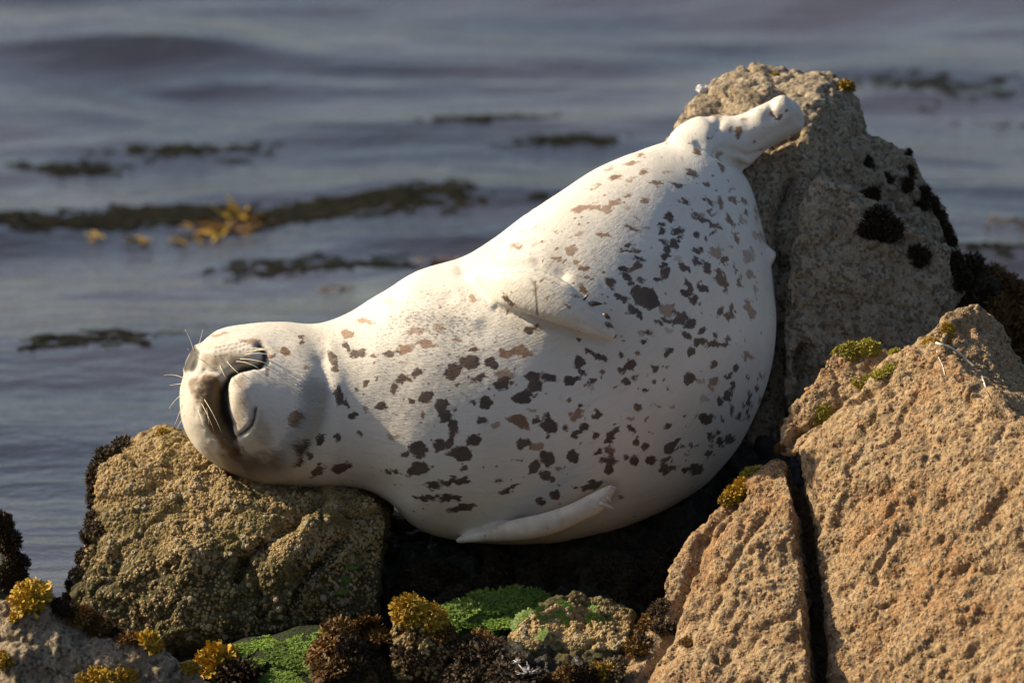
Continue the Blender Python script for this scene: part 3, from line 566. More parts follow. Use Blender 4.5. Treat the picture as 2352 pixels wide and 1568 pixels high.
def make_fur(n):
    tri = np.empty(len(seal_me.polygons)*4, np.int32); seal_me.polygons.foreach_get('vertices', tri) if len(seal_me.loops) == len(tri) else None
    q = tri.reshape(-1, 4); c4 = co2[q]; nrm = get_no(seal_me)
    area = 0.5*np.linalg.norm(np.cross(c4[:, 2]-c4[:, 0], c4[:, 3]-c4[:, 1]), axis=1)
    qx, qy, _ = project(c4.mean(1)); RUFF = [(712,900),(705,960),(670,1020),(630,1080),(590,1090),(540,1060)]
    wgt = area*(0.35+0.65*(front[q].mean(1) > 0.0))*(1+5*np.exp(-(seg_dist(qx, qy, RUFF)/26)**2))
    pick = RNG.choice(len(q), n, p=wgt/wgt.sum()); u, v_ = RNG.random((2, n, 1))
    Q = q[pick]; a = c4[pick]
    p = (a[:, 0]*(1-u)+a[:, 1]*u)*(1-v_)+(a[:, 3]*(1-u)+a[:, 2]*u)*v_
    vi = Q[np.arange(n), RNG.integers(0, 4, n)]; N = nrm[vi]
    T = tn[near_i[vi]]; T = T-N*(T*N).sum(1)[:, None]; T /= np.linalg.norm(T, axis=1)[:, None]+1e-9
    fx, fy, _ = project(p)
    ruff = np.exp(-(seg_dist(fx, fy, [(712,900),(705,960),(670,1020),(630,1080),(590,1090),(540,1060)])/30)**2)
    chest = np.exp(-(((fx-990)/150)**2+((fy-750)/70)**2))
    L = (0.006+0.018*ruff+0.003*chest)*RNG.uniform(.6, 1.3, n); lift = np.clip(0.10+0.42*ruff+0.06*chest+RNG.normal(0, .07, n), .04, .8)
    B = np.cross(N, T); D = T+B*RNG.normal(0, .16+.2*ruff+.15*chest, n)[:, None]; D = D/np.linalg.norm(D, axis=1)[:, None]+N*lift[:, None]
    wd = RNG.uniform(.0006, .0012, n)[:, None]
    keep = black[vi] < 0.25
    V = np.stack([p+B*wd-N*.001, p-B*wd-N*.001, p+D*L[:, None]], 1)[keep].reshape(-1, 3); m = keep.sum()
    me = mesh_from('fur', V, np.arange(3*m).reshape(-1, 3))
    rv = np.repeat(vi[keep], 3)
    for nm, arr in (('spot', np.clip(field, -3, 3)), ('tone', tone), ('black', np.clip(black, 0, 1)), ('brown', brown)): put_attr(me, nm, arr[rv])
    nv = np.stack([ss, ang*0.25, 0.1*np.sin(ang)], 1); put_vec(me, 'nap', nv[rv])
    nn = (N+0.30*T+RNG.normal(0, .09, (n, 3)))[keep]; nn /= np.linalg.norm(nn, axis=1)[:, None]
    me.normals_split_custom_set_from_vertices(np.repeat(nn, 3, 0).tolist())
    o = link('fur', me, M['seal'], seal); o['kind'] = 'stuff'
make_fur(100000)
def tube(pts, radii, seg=5):
    pts = [Vector(p) for p in pts]; v = []; f = []
    for i, p in enumerate(pts):
        d = (pts[min(i+1, len(pts)-1)]-pts[max(i-1, 0)]).normalized()
        a = d.cross(Vector((0.3, 0.9, 0.2))).normalized(); b = d.cross(a)
        for k in range(seg):
            th = 2*math.pi*k/seg; v.append(p+(a*math.cos(th)+b*math.sin(th))*radii[i])
    for i in range(len(pts)-1):
        for k in range(seg):
            f.append((i*seg+k, i*seg+(k+1) % seg, (i+1)*seg+(k+1) % seg, (i+1)*seg+k))
    f.append(tuple(range(seg))[::-1]); f.append(tuple((len(pts)-1)*seg+k for k in range(seg)))
    return v, f
def on_seal(x, y, back=0.0):
    o, d = ray(x, y); h, n, _, _ = SEAL_T.ray_cast(o, d)
    if h is None: return Vector(P(x, y, 0.0)), Vector((0, -1, 0))
    return h-n*back, n
def curve_between(x0, y0, x1, y1, lift, sag=0.0, n=7, d1=None):
    a, na = on_seal(x0, y0, 0.003)
    dep0 = (np.array(a)-CAM) @ FWD-DIST
    out = []
    for i in range(n):
        s = i/(n-1); x = x0+(x1-x0)*s; y = y0+(y1-y0)*s+sag*4*s*(1-s)
        out.append(P(x, y, dep0-lift*math.sin(s*math.pi*0.5)))
    return out
WH = [(447,812,425,757,-.02,-6),(452,806,466,756,-.01,3),(448,815,440,790,-.01,0),(425,870,376,862,-.03,-5),(424,880,390,884,-.02,0),(420,905,388,938,-.02,-4),(418,930,401,975,-.02,3),(424,950,405,985,-.02,2),
    (470,830,430,800,.02,3),(560,815,640,820,.05,-6),(565,808,655,800,.05,-4),(550,824,622,838,.06,-4),(540,830,600,850,.06,-6),(520,828,555,862,.05,3),(575,800,640,808,.05,-3),(505,838,520,870,.04,2),
    (462,925,492,990,.05,-4),(468,915,510,995,.055,-5),(474,935,480,975,.04,-3),(455,940,470,985,.04,0),(570,812,620,800,.05,-3),(585,805,668,812,.05,-5)]
for x0, y0, x1, y1, lift, sag in WH:
    pts = curve_between(x0, y0, x1, y1, lift, sag); v, f = tube(pts, np.linspace(0.0009, 0.00035, 7), 4)
    link('whisker', mesh_from('whisker', v, f), M['whisker'], seal)
def claw(x0, y0, x1, y1, lift, rad, mat, dep0=None):
    a, n = on_seal(x0, y0, 0.002); d0 = (np.array(a)-CAM) @ FWD-DIST
    pts = [P(x0+(x1-x0)*s, y0+(y1-y0)*s+3*s*s, d0-lift*s) for s in (0, .25, .5, .75, 1)]
    v, f = tube(pts, [rad*.8, rad, rad*.85, rad*.55, rad*.12], 7); link('claw', mesh_from('claw', v, f), mat, seal)
for c in [(1340,688,1352,673,.01,.004),(1354,697,1384,695,.012,.0065),(1385,722,1402,728,.01,.006),(1392,742,1410,750,.01,.006)]: claw(*c, M['claw'])
for c in [(1398,1118,1418,1119,.004,.005),(1395,1140,1403,1151,.0,.004),(1376,1154,1412,1166,.0,.0055)]: claw(*c, M['paleclaw'])

# ------------------------------------------------------------------ weed tufts
def tuft_mesh(name, seed, n, leaf, width, dome=(1, 1, 0.7), lobes=True, droop=0.0):
    r = random.Random(seed); v = []; f = []
    # core
    k = 12
    for i in range(5):
        ph = i/4*math.pi/2
        for j in range(k):
            th = 2*math.pi*j/k; q = 0.86*(1+0.12*r.uniform(-1, 1))
            v.append((math.cos(th)*math.cos(ph)*dome[0]*q, math.sin(th)*math.cos(ph)*dome[1]*q, math.sin(ph)*dome[2]*q-0.05))
    for i in range(4):
        for j in range(k): f.append((i*k+j, i*k+(j+1) % k, (i+1)*k+(j+1) % k, (i+1)*k+j))
    for _ in range(n):
        th = r.uniform(0, 2*math.pi); ph = math.asin(r.uniform(0.0, 1))
        nrm = Vector((math.cos(th)*math.cos(ph), math.sin(th)*math.cos(ph), math.sin(ph)))
        root = Vector((nrm.x*dome[0], nrm.y*dome[1], nrm.z*dome[2]))*r.uniform(0.72, 1.02)
        d = (nrm+Vector((r.gauss(0, .55), r.gauss(0, .55), r.gauss(0, .45)))).normalized()
        s = d.cross(Vector((r.gauss(0, 1), r.gauss(0, 1), r.gauss(0, 1)))).normalized()
        L = leaf*r.uniform(0.6, 1.5); W = width*r.uniform(0.7, 1.35)
        bend = (s.cross(d)*r.gauss(0, .7)+Vector((0, 0, -droop)))
        p0 = root; p1 = root+d*L*.5; p2 = p1+(d+bend*.7).normalized()*L*.4; p3 = p2+(d+bend*1.5).normalized()*L*.3
        b = len(v)
        sp = s*W
        v += [p0-sp*.4, p0+sp*.4, p1-sp*.8, p1+sp*.8, p2-sp*1.1, p2+sp*1.1, p2+d*L*.06]
        v += [p3-sp*1.0, p3-sp*.25, p3+sp*.3, p3+sp*1.05]
        f += [(b, b+1, b+3, b+2), (b+2, b+3, b+5, b+4), (b+4, b+6, b+8, b+7), (b+6, b+5, b+10, b+9)]
    return mesh_from(name, v, f, smooth=False)
TM = {}
for key, mat in (('yellow', 'yellow_weed'), ('olive', 'olive_weed'), ('brown', 'brown_weed'), ('rust', 'rust_weed'), ('green', 'green_weed')):
    TM[key] = []
    for i in range(4):
        if key in ('yellow', 'olive'): me = tuft_mesh(key+'_tuft', 100+i, 420, 0.34, 0.095, (1, .9, .75))
        elif key == 'green': me = tuft_mesh(key+'_tuft', 200+i, 620, 0.22, 0.07, (1, 1, .35), droop=.3)
        else: me = tuft_mesh(key+'_tuft', 300+i, 520, 0.34, 0.06, (1, 1, .6))
        me.materials.append(M[mat]); TM[key].append(me)
def hit(px_, py_, names):
    o, d = ray(px_, py_); best = None
    for n in names:
        h, nn, _, dist = BVH[n].ray_cast(o, d)
        if h is not None and (best is None or dist < best[2]): best = (h, nn, dist)
    return best
def tuft(key, rock, x, y, r, flat=0.8, label=None, group=None, cat='seaweed', up=0.5, name='seaweed_tuft', stretch=1.0):
    names = [k.name for k in (rock if isinstance(rock, (list, tuple)) else [rock])]
    h = hit(x, y, names)
    if h is None:
        for q in range(1, 40):
            for dx, dy in ((0, 1), (1, 0), (-1, 0), (1, 1), (-1, 1), (0, -1)):
                h = hit(x+dx*q*3, y+dy*q*3, names)
                if h: break
            if h: break
    if h is None: print('no rock under tuft', x, y); return None
    n = (h[1]+Vector((0, 0, up))).normalized()
    o = link(name, random.choice(TM[key])); s = r/1000*(DIST+((np.array(h[0])-CAM) @ FWD-DIST))/DIST
    q = n.to_track_quat('Z', 'Y') @ Matrix.Rotation(random.uniform(0, 6.28), 3, 'Z').to_quaternion()
    o.rotation_mode = 'QUATERNION'; o.rotation_quaternion = q
    o.location = h[0]-n*s*min(0.18, 0.12*flat); o.scale = (s*stretch, s, s*flat)
    tag(o, label, cat, group); return o

# yellow tufts that can be told apart
tuft('yellow', rockD, 70, 1372, 42, label='yellow weed tuft on the peak of the low foreground boulder')
tuft('yellow', rockD, 36, 1415, 16, label='small yellow weed tuft just under the peak of the foreground boulder')
tuft('yellow', rockD, 8, 1515, 22, label='yellow weed tuft low on the lit edge of the foreground boulder')
for x, y, r in ((238,1560,34),(285,1562,30),(200,1572,26)):
    tuft('yellow', rockD, x, y, r, label='yellow weed tuft on the face of the low foreground boulder', group='yellow tufts on the foreground boulder face')
for x, y, r in ((150,1400,24),(185,1412,26),(225,1432,28),(262,1452,26),(295,1465,24),(128,1388,18)):
    tuft('rust' if x % 2 else 'brown', rockD, x, y, r, label='brown weed tuft fringing the back edge of the foreground boulder', group='brown fringe of the foreground boulder')
tuft('yellow', rockD, 342, 1478, 30, 1.0, label='bright yellow weed tuft midway down the foreground boulder ridge')
tuft('yellow', [rockD, bed], 500, 1525, 48, 1.0, label='large yellow topped weed clump at the foot of the barnacled boulder')
tuft('brown', [rockD, bed], 545, 1555, 48, 1.0, label='dark brown weed clump below the large yellow topped clump')
tuft('yellow', rockD, 450, 1522, 20, label='small yellow weed tuft beside the large yellow topped clump')
tuft('yellow', rockH, 940, 1402, 36, 0.8, label='yellow weed cap on the upright brown knob')
tuft('yellow', rockH, 990, 1420, 34, 0.7, label='ochre weed tuft on the shoulder of the upright knob')
tuft('rust', rockH, 1010, 1450, 32, 0.6, label='rust weed tuft on the side of the upright knob')
tuft('brown', rockH, 950, 1500, 40, 0.4, label='dark weed patch on the face of the upright knob')
for x, y, r in ((740,1490,38),(780,1462,40),(830,1445,40),(880,1460,34),(760,1530,40),(880,1500,30)):
    tuft('rust', rockI, x, y, r, 0.6, label='rust brown weed tuft on the weed mound', group='rust tufts on the weed mound')
for x, y, r in ((820,1510,45),(800,1560,45),(870,1550,40)):
    tuft('brown', rockI, x, y, r, 0.5, label='dark brown weed tuft on the face of the weed mound', group='dark tufts on the weed mound')
for x, y, r in ((1075,1490,38),(1130,1492,34),(1110,1530,46),(1170,1540,40),(1240,1552,36),(1330,1552,34),(1400,1540,36),(1060,1550,46),(1200,1570,40),(1350,1575,40)):
    tuft('brown', rockJ, x, y, r, 0.5, label='dark brown weed tuft on the wet hummock', group='dark tufts on the wet hummock')
for x, y, r in ((1090,1462,26),(1130,1472,22),(1400,1512,22),(1300,1556,24),(1265,1560,22)):
    tuft('rust', rockJ, x, y, r, 0.6, label='rust weed tuft on the wet hummock', group='rust tufts on the wet hummock')
# big split boulder
for x, y, r in ((1930,800,22),(1965,795,28),(1995,800,24),(1950,812,20)):
    tuft('olive', rockC, x, y, r, 0.7, label='olive weed tuft on the ledge of the split boulder', group='olive tufts on the ledge')
tuft('olive', rockC, 2055, 808, 14, label='small olive weed tuft at the corner of the ledge')
for x, y, r in ((1970,880,16),(1995,868,16),(2020,858,18),(2045,845,15)):
    tuft('olive', rockC, x, y, r, 0.5, label='olive weed tuft in the seam below the ledge', group='olive tufts in the seam below the ledge')
for x, y, r in ((1895,945,17),(1880,965,12)):
    tuft('olive', rockC, x, y, r, 0.6, label='olive weed tuft at the lower end of the ledge seam', group='olive tufts at the lower end of the seam')
for x, y, r in ((2180,760,18),(2175,785,14),(2125,790,16),(2140,782,14)):
    tuft('yellow', rockC, x, y, r, 0.5, label='yellow weed tuft in the notch under the top knob of the split boulder', group='yellow tufts under the top knob')
tuft('rust', rockC, 1792, 972, 10, label='tiny rust weed tuft on the outer corner of the ledge')
tuft('rust', rockC, 1785, 1028, 12, label='tiny rust weed tuft below the outer corner of the ledge')
for x, y, r in ((1720,1085,18),(1735,1072,12)):
    tuft('olive', rockC, x, y, r, 0.9, label='small olive weed tuft on the upper left edge of the split boulder', group='small olive tufts on the slab edge')
for x, y, r in ((1690,1135,24),(1668,1150,16),(1705,1120,20)):
    tuft('yellow', rockC, x, y, r, 0.9, label='ochre weed tuft on the edge of the slab facing the seal', group='ochre tufts on the slab edge')
for x, y, r in ((1515,1395,24),(1525,1440,24),(1470,1430,20),(1550,1445,14),(1480,1470,20)):
    tuft('brown', rockC, x, y, r, 0.7, label='round dark weed tuft low on the slab', group='dark tufts low on the slab')
for x, y, r in ((1460,1405,30),(1430,1450,34),(1410,1490,32),(1445,1420,28),(1390,1520,32)):
    tuft('rust', [rockC, rockJ], x, y, r, 0.7, label='rust weed tuft along the foot of the slab', group='rust tufts along the foot of the slab')
for x, y, r in ((1375,1548,26),(1400,1535,20),(1360,1562,24)):
    tuft('yellow', [rockC, rockJ], x, y, r, 0.7, label='ochre weed tuft at the lowest corner of the slab', group='ochre tufts at the lowest corner of the slab')
tuft('rust', rockC, 1583, 1475, 16, 0.6, label='small ochre brown weed tuft on the slab face')
# barnacled boulder fringe
for x, y, r in ((278,1030,26),(250,1045,28),(230,1062,26),(218,1090,24),(212,1115,22),(205,1150,20),(200,1180,18),(190,1230,18),(182,1270,18),(172,1310,16),(165,1345,16),(158,1375,16)):
    tuft('brown', rockA, x, y, r, 0.8, up=0.0, label='dark brown weed tuft fringing the outer edge of the barnacled boulder', group='dark fringe of the barnacled boulder')
tuft('yellow', rockA, 372, 994, 13, label='tiny ochre weed tuft on top of the barnacled boulder')
tuft('brown', rockA, 225, 1210, 28, 0.5, label='round dark weed patch on the face of the barnacled boulder')
for x, y, r in ((790,1320,26),(800,1290,20),(780,1350,22)):
    tuft('green', rockA, x, y, r, 0.3, name='algae_patch', cat='algae', label='thin green algae patch on the shaded end of the barnacled boulder', group='green patches on the barnacled boulder')
# grey boulder
tuft('yellow', rockB, 1945, 200, 17, 1.0, label='yellow weed tuft on the far corner of the tall grey boulder')
tuft('yellow', rockB, 1780, 172, 8, label='tiny yellow weed tuft on the crest of the tall grey boulder')
for x, y, r in ((1990,373,19),(1998,455,24),(2020,502,34),(2045,530,30),(1995,530,26),(2110,588,24),(2040,410,14),(2120,470,18)):
    tuft('brown', rockB, x, y, r, 0.8, up=0.0, label='round dark weed patch on the shaded face of the tall grey boulder', group='dark patches on the grey boulder face')
for x, y, r in ((2090,355,12),(2090,400,18),(2085,425,18),(2120,445,18),(2140,470,18),(2155,500,18),(2170,530,18),(2185,560,20),(2195,600,22),(2205,640,26)):
    tuft('brown', rockB, x, y, r, 0.8, up=0.1, label='dark weed tuft down the seaward edge of the tall grey boulder', group='dark fringe of the grey boulder')
for x, y, r in ((2220,620,40),(2270,640,46),(2310,680,46),(2340,720,50),(2250,700,50),(2300,740,50),(2345,800,50),(2230,760,46),(2390,800,50)):
    tuft('brown' if x < 2260 else 'rust', rockK, x, y, r, 0.6, label='brown weed clump on the bank beyond the grey boulder', group='weed clumps on the far bank')
tuft('olive', rockK, 2212, 612, 20, 1.3, label='pale olive weed sprig where grey boulder meets far bank')
for x, y, r in ((10,1195,26),(25,1240,26),(40,1285,26),(52,1325,24),(10,1260,30),(20,1320,30),(58,1350,20)):
    tuft('brown', rockE, x, y, r, 0.8, up=0.1, label='dark weed tuft on the rock standing in the water', group='dark tufts on the rock in the water')
# shaded ledge and hollow
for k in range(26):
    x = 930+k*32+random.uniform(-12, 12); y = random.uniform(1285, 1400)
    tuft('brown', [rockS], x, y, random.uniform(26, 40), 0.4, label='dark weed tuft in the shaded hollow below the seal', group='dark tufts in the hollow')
# greens
for x, y, r in ((1060,1395,44),(1120,1380,46),(1180,1375,44),(1230,1380,36),(1030,1420,40),(1100,1410,46),(1160,1405,44),(1210,1405,36),(1090,1432,40),(1150,1430,38)):
    tuft('green', rockG, x, y, r, 0.35, name='algae_patch', cat='algae', label='green algae patch on the mound under the seal', group='green patches on the algae mound')
for x, y, r in ((1200,1425,28),(1225,1415,24),(1250,1410,20),(1310,1420,26),(1290,1400,22),(1340,1415,34),(1370,1425,26),(1260,1450,18),(1240,1460,20)):
    tuft('green', rockF, x, y, r, 0.22, name='algae_patch', cat='algae', label='bright green algae patch on the low barnacled rock', group='green patches on the low barnacled rock')
for x, y, r in ((660,1500,44),(700,1520,42),(640,1545,40),(690,1480,34),(760,1455,34),(790,1445,28),(610,1555,34),(720,1545,34),(670,1560,34),(730,1470,28),(560,1490,30),(610,1475,34),(520,1480,24),(580,1520,30)):
    tuft('green', [bed, rockI], x, y, r, 0.3, name='algae_patch', cat='algae', label='wet green sea lettuce in the pool beside the barnacled boulder', group='sea lettuce in the pool')

# ------------------------------------------------------------------ barnacles
def cone(seed, seg=7):
    r = random.Random(seed); v = []; f = []
    for i, (rad, h) in enumerate(((1.0, -0.25), (0.85, 0.35), (0.50, 0.75), (0.26, 0.70), (0.16, 0.42))):
        for k in range(seg):
            th = 2*math.pi*k/seg; q = rad*(1+r.uniform(-.12, .12)); v.append((q*math.cos(th), q*math.sin(th), h))
    for i in range(4):
        for k in range(seg): f.append((i*seg+k, i*seg+(k+1) % seg, (i+1)*seg+(k+1) % seg, (i+1)*seg+k))
    f.append(tuple(4*seg+k for k in range(seg)))
    return np.array(v), f
CONES = [cone(i) for i in range(6)]
BARN = [mesh_from('barnacle', v, f, False) for v, f in CONES]
for b in BARN: b.materials.append(M['shell'])
def frame(n):
    q = n.to_track_quat('Z', 'Y') @ Matrix.Rotation(random.uniform(0, 6.28), 3, 'Z').to_quaternion()
    return q
def inside(x, y, poly):
    c = False
    for (ax, ay), (bx, by) in zip(poly, poly[1:]+poly[:1]):
        if (ay > y) != (by > y) and x < (bx-ax)*(y-ay)/(by-ay)+ax: c = not c
    return c
def barnacles(rock, poly, n_big, n_small, big, small, dens=None):
    xs = [p[0] for p in poly]; ys = [p[1] for p in poly]; T = BVH[rock.name]
    V, F = [], []; made_b = made_s = 0
    for _ in range((n_big+n_small)*4):
        if made_b >= n_big and made_s >= n_small: break
        x, y = random.uniform(min(xs), max(xs)), random.uniform(min(ys), max(ys))
        if not inside(x, y, poly): continue
        if dens and random.random() > dens(x, y): continue
        o, d = ray(x, y); h, n, _, _ = T.ray_cast(o, d)
        if h is None: continue
        n = (n+Vector((random.gauss(0, .2), random.gauss(0, .2), random.gauss(0, .2)))).normalized(); q = frame(n)
        if made_b < n_big and random.random() < 0.2:
            ob = link('barnacle', random.choice(BARN), None, rock); s = random.uniform(*big)
            ob.rotation_mode = 'QUATERNION'; ob.rotation_quaternion = q; ob.location = h; ob.scale = (s, s*random.uniform(.8, 1.1), s*random.uniform(.6, 1)); made_b += 1
        elif made_s < n_small:
            s = random.uniform(*small); cv, cf = random.choice(CONES); m = np.array(q.to_matrix())
            vv = (cv*np.array([s, s, s*random.uniform(.6, 1.1)])) @ m.T+np.array(h); k = len(V)
            V.extend(vv.tolist()); F.extend(tuple(i+k for i in ff) for ff in cf); made_s += 1
    if V:
        o = link('barnacle_crust', mesh_from('barnacle_crust', V, F, False), M['crust'], rock); o['kind'] = 'stuff'
polyA = [(235,1055),(290,1020),(385,985),(430,1010),(560,1120),(850,1140),(885,1170),(860,1400),(650,1470),(400,1480),(180,1420),(190,1180)]
barnacles(rockA, polyA, 200, 9000, (.005, .009), (.0018, .0048), lambda x, y: 1.0 if y < 1290 else 0.35)
barnacles(rockF, [(1170,1460),(1210,1420),(1340,1360),(1450,1400),(1440,1490),(1200,1490)], 60, 1500, (.006, .009), (.003, .006))
barnacles(rockH, [(900,1420),(1030,1420),(1040,1560),(900,1560)], 0, 260, (.006, .009), (.003, .006))
# pebbles set in the split boulder's grit
def pebble_mesh(seed):
    bm = bmesh.new(); bmesh.ops.create_icosphere(bm, subdivisions=1, radius=1.0); r = random.Random(seed)
    for v in bm.verts: v.co *= r.uniform(.8, 1.15)
    me = bpy.data.meshes.new('pebble'); bm.to_mesh(me); bm.free(); return me
t = NT('pebble_grit'); M['pebble'] = t.done(t.mix(t.ramp(t.noise(25, 3), 0.4, 0.6), t.mix(t.ramp(t.noise(80, 2), .4, .6), (0.45, 0.34, 0.20), (0.30, 0.20, 0.10)), (0.40, 0.22, 0.09)), 0.85)
PEB = [pebble_mesh(i) for i in range(5)]
def grit(rock, poly, n, rng, parts=0, prng=(.005, .009)):
    xs = [p[0] for p in poly]; ys = [p[1] for p in poly]; T = BVH[rock.name]; V, F = [], []; made = 0
    src = [(np.array([v.co[:] for v in m.vertices]), [tuple(p.vertices) for p in m.polygons]) for m in PEB]
    for _ in range(n*3):
        if made >= n: break
        x, y = random.uniform(min(xs), max(xs)), random.uniform(min(ys), max(ys))
        if not inside(x, y, poly): continue
        o, d = ray(x, y); h, nn, _, _ = T.ray_cast(o, d)
        if h is None: continue
        made += 1; q = frame(nn)
        if made <= parts:
            ob = link('pebble', random.choice(PEB), None, rock); s = random.uniform(*prng)
            ob.rotation_mode = 'QUATERNION'; ob.rotation_quaternion = q; ob.location = h; ob.scale = (s, s*random.uniform(.6, 1), s*random.uniform(.4, .7)); continue
        s = random.uniform(rng[0], rng[1])*random.choice((.6, .8, 1)); cv, cf = random.choice(src); m = np.array(q.to_matrix())
        vv = (cv*np.array([s, s*random.uniform(.6, 1), s*random.uniform(.4, .8)])) @ m.T+np.array(h); k = len(V)
        V.extend(vv.tolist()); F.extend(tuple(i+k for i in ff) for ff in cf)
    o = link('grit', mesh_from('grit', V, F, False), M['pebble'], rock); o['kind'] = 'stuff'
for m in PEB: m.materials.append(M['pebble'])
grit(rockC, [(1350,1600),(1560,1260),(1790,1050),(1790,970),(1920,800),(2060,800),(2240,690),(2360,860),(2400,1600)], 14000, (.0016, .0046), 120, (.004, .008))

# ------------------------------------------------------------------ small things
def strip(pts, wid, name, mat, label, cat, rock):
    v, f = [], []
    for i, (x, y) in enumerate(pts):
        h = hit(x, y, [rock.name]); p = h[0]+h[1]*0.003
        s = Vector((0.9, 0, 0.4)).cross(h[1]).normalized()*wid*(0.6+0.8*math.sin(math.pi*(i+.5)/len(pts)))
        v += [p-s, p+s, p+s-h[1]*0.006, p-s-h[1]*0.006]
    for i in range(len(pts)-1):
        a = i*4
        for k in range(4): f.append((a+k, a+(k+1) % 4, a+4+(k+1) % 4, a+4+k))
    f += [(3, 2, 1, 0), tuple(len(v)-4+k for k in range(4))]
    tag(link(name, mesh_from(name, v, f), mat), label, cat)
strip([(2256,868),(2262,884),(2268,900),(2276,915)], 0.008, 'dropping_streak', M['splash'], 'white dried streak on the grey side of the split boulder', 'streak', rockC)
def line_on(pts, rock, rad, name, label, mat):
    out = []
    for x, y in pts:
        h = hit(x, y, [rock.name]); out.append(h[0]+h[1]*rad*1.5)
    v, f = tube(out, [rad]*len(out), 5); tag(link(name, mesh_from(name, v, f), mat), label, 'line')
line_on([(2150,790),(2165,796),(2180,800),(2196,808),(2210,818),(2224,830),(2236,842)], rockC, 0.0028, 'plastic_line', 'pale plastic line draped over the crest of the split boulder', M['line'])
line_on([(2152,806),(2157,822),(2165,838),(2170,855),(2173,872)], rockC, 0.0012, 'thin_thread', 'thin white thread hanging down the face of the split boulder', M['line'])
def feather(x, y, r, n, label, rocks):
    h = hit(x, y, [k.name for k in rocks]); V, F = [], []
    for k in range(n):
        d = Vector((random.gauss(0, 1), random.gauss(0, .6), abs(random.gauss(0, .5)))).normalized()*r*random.uniform(.4, 1)
        p = h[0]+h[1]*0.012; v, f = tube([p-d*.1, p+d*.5, p+d+Vector((0, 0, r*random.uniform(-.2, .2)))], [.0012, .0012, .0004], 4); b = len(V)
        V += v; F += [tuple(i+b for i in q) for q in f]
    tag(link('feather_wisp', mesh_from('feather_wisp', V, F), M['feather']), label, 'feather')
feather(1215, 1556, .030, 34, 'tangle of white feather wisps on the wet hummock', [rockJ])
feather(1192, 1530, .014, 10, 'small white feather wisp above the tangle of wisps', [rockJ])
feather(1330, 1528, .022, 3, 'single white feather shaft on the wet hummock', [rockJ])

# ------------------------------------------------------------------ floating kelp and painted dark water streaks
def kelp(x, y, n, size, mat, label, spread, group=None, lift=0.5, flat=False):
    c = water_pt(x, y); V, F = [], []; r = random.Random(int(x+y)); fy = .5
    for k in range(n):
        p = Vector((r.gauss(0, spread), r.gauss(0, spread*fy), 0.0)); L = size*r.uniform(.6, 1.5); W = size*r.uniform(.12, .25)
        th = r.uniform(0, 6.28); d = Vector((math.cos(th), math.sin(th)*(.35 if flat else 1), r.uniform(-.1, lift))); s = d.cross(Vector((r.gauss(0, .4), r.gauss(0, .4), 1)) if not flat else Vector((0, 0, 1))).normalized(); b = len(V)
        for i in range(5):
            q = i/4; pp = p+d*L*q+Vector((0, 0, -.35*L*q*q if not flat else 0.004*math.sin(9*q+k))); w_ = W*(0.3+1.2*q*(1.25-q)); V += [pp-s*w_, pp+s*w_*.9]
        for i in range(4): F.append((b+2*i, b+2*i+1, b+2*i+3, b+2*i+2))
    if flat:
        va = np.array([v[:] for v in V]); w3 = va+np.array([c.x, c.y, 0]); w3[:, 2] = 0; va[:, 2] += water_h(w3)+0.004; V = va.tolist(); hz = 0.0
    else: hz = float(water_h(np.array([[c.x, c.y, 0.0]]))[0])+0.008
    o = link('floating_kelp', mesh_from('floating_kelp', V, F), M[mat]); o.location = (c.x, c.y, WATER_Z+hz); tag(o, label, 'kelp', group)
kelp(530, 510, 70, .06, 'rust_weed', 'clump of orange brown kelp floating in the dark water band', .07, lift=.8)
kelp(540, 492, 16, .06, 'yellow_weed', 'yellow kelp blades standing over the orange brown clump', .03, lift=1.2)
for x, y in ((220,528),(300,528),(335,536),(395,534),(440,530),(500,530)): kelp(x, y, 6, .045, 'yellow_weed', 'small yellow kelp blade floating beside the orange brown clump', .012, 'small floating yellow blades', .8)
kelp(775, 656, 14, .035, 'rust_weed', 'small round brown kelp scrap floating behind the seal shoulder', .015)
kelp(1015, 596, 22, .05, 'rust_weed', 'orange brown kelp showing above the seal shoulder', .05, lift=.8)
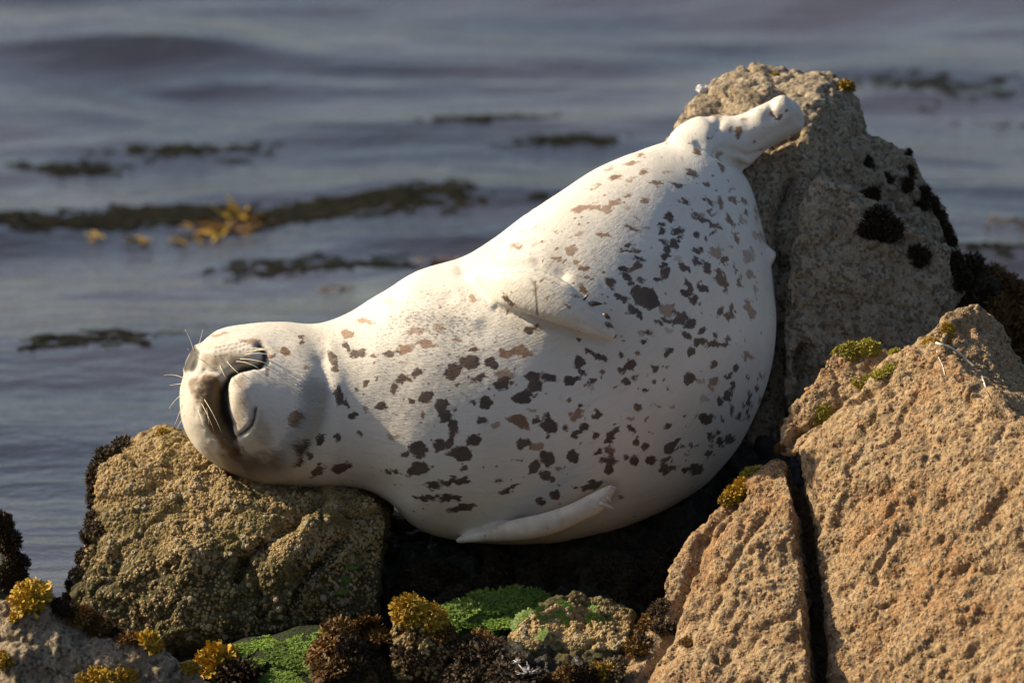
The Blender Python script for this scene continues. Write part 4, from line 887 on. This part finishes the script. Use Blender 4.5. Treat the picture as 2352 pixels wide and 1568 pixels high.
kelp(2325, 528, 14, .05, 'rust_weed', 'brown kelp scrap floating beyond the far weed bank', .06)
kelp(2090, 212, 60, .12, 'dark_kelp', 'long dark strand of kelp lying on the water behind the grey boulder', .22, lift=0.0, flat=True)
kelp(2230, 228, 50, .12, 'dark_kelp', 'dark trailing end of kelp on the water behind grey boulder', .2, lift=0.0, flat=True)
kelp(2330, 285, 20, .10, 'brown_weed', 'dark kelp patch on the water closest to the long strand', .1, lift=0.0, flat=True)
r_ = random.Random(5)
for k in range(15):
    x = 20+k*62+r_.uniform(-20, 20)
    kelp(x, 492+8*math.sin(k*.8)+r_.uniform(-5, 5), 40, .14, 'dark_kelp', 'dark kelp strand in the band drifting beside the orange brown clump', .10, 'dark kelp strands in the drifting band', 0.0, True)  # dark flat blades laid along the dark water band
for x, y, n, lab in ((150, 357, 26, 'thin dark kelp streak beyond the drifting band, the thicker of two'), (420, 331, 22, 'faint dark kelp streak beside the thicker streak beyond the band'),  # streaks paint dark wave troughs as flat strips on the water
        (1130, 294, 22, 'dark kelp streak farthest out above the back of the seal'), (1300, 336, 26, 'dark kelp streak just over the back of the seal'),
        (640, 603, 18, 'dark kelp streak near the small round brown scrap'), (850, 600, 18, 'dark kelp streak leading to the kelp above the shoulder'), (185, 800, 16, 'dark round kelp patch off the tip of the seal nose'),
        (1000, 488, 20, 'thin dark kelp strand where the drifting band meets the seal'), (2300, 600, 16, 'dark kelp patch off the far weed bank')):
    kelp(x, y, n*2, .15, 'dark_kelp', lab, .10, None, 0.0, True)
for x, y, r, lab in ((1614, 205, .017, 'white shell on the upper corner of the tall grey boulder'), (1512, 336, .012, 'small white shell where the seal flank meets the grey boulder')):
    for q in range(30):
        h = hit(x+q*2, y+q, [rockB.name])
        if h: break
    if h:
        o = link('limpet_shell', BARN[0].copy()); o.data.materials.clear(); o.data.materials.append(M['splash'])
        o.rotation_mode = 'QUATERNION'; o.rotation_quaternion = h[1].to_track_quat('Z', 'Y'); o.location = h[0]; o.scale = (r*1.3, r, r*.7); tag(o, lab, 'shell')
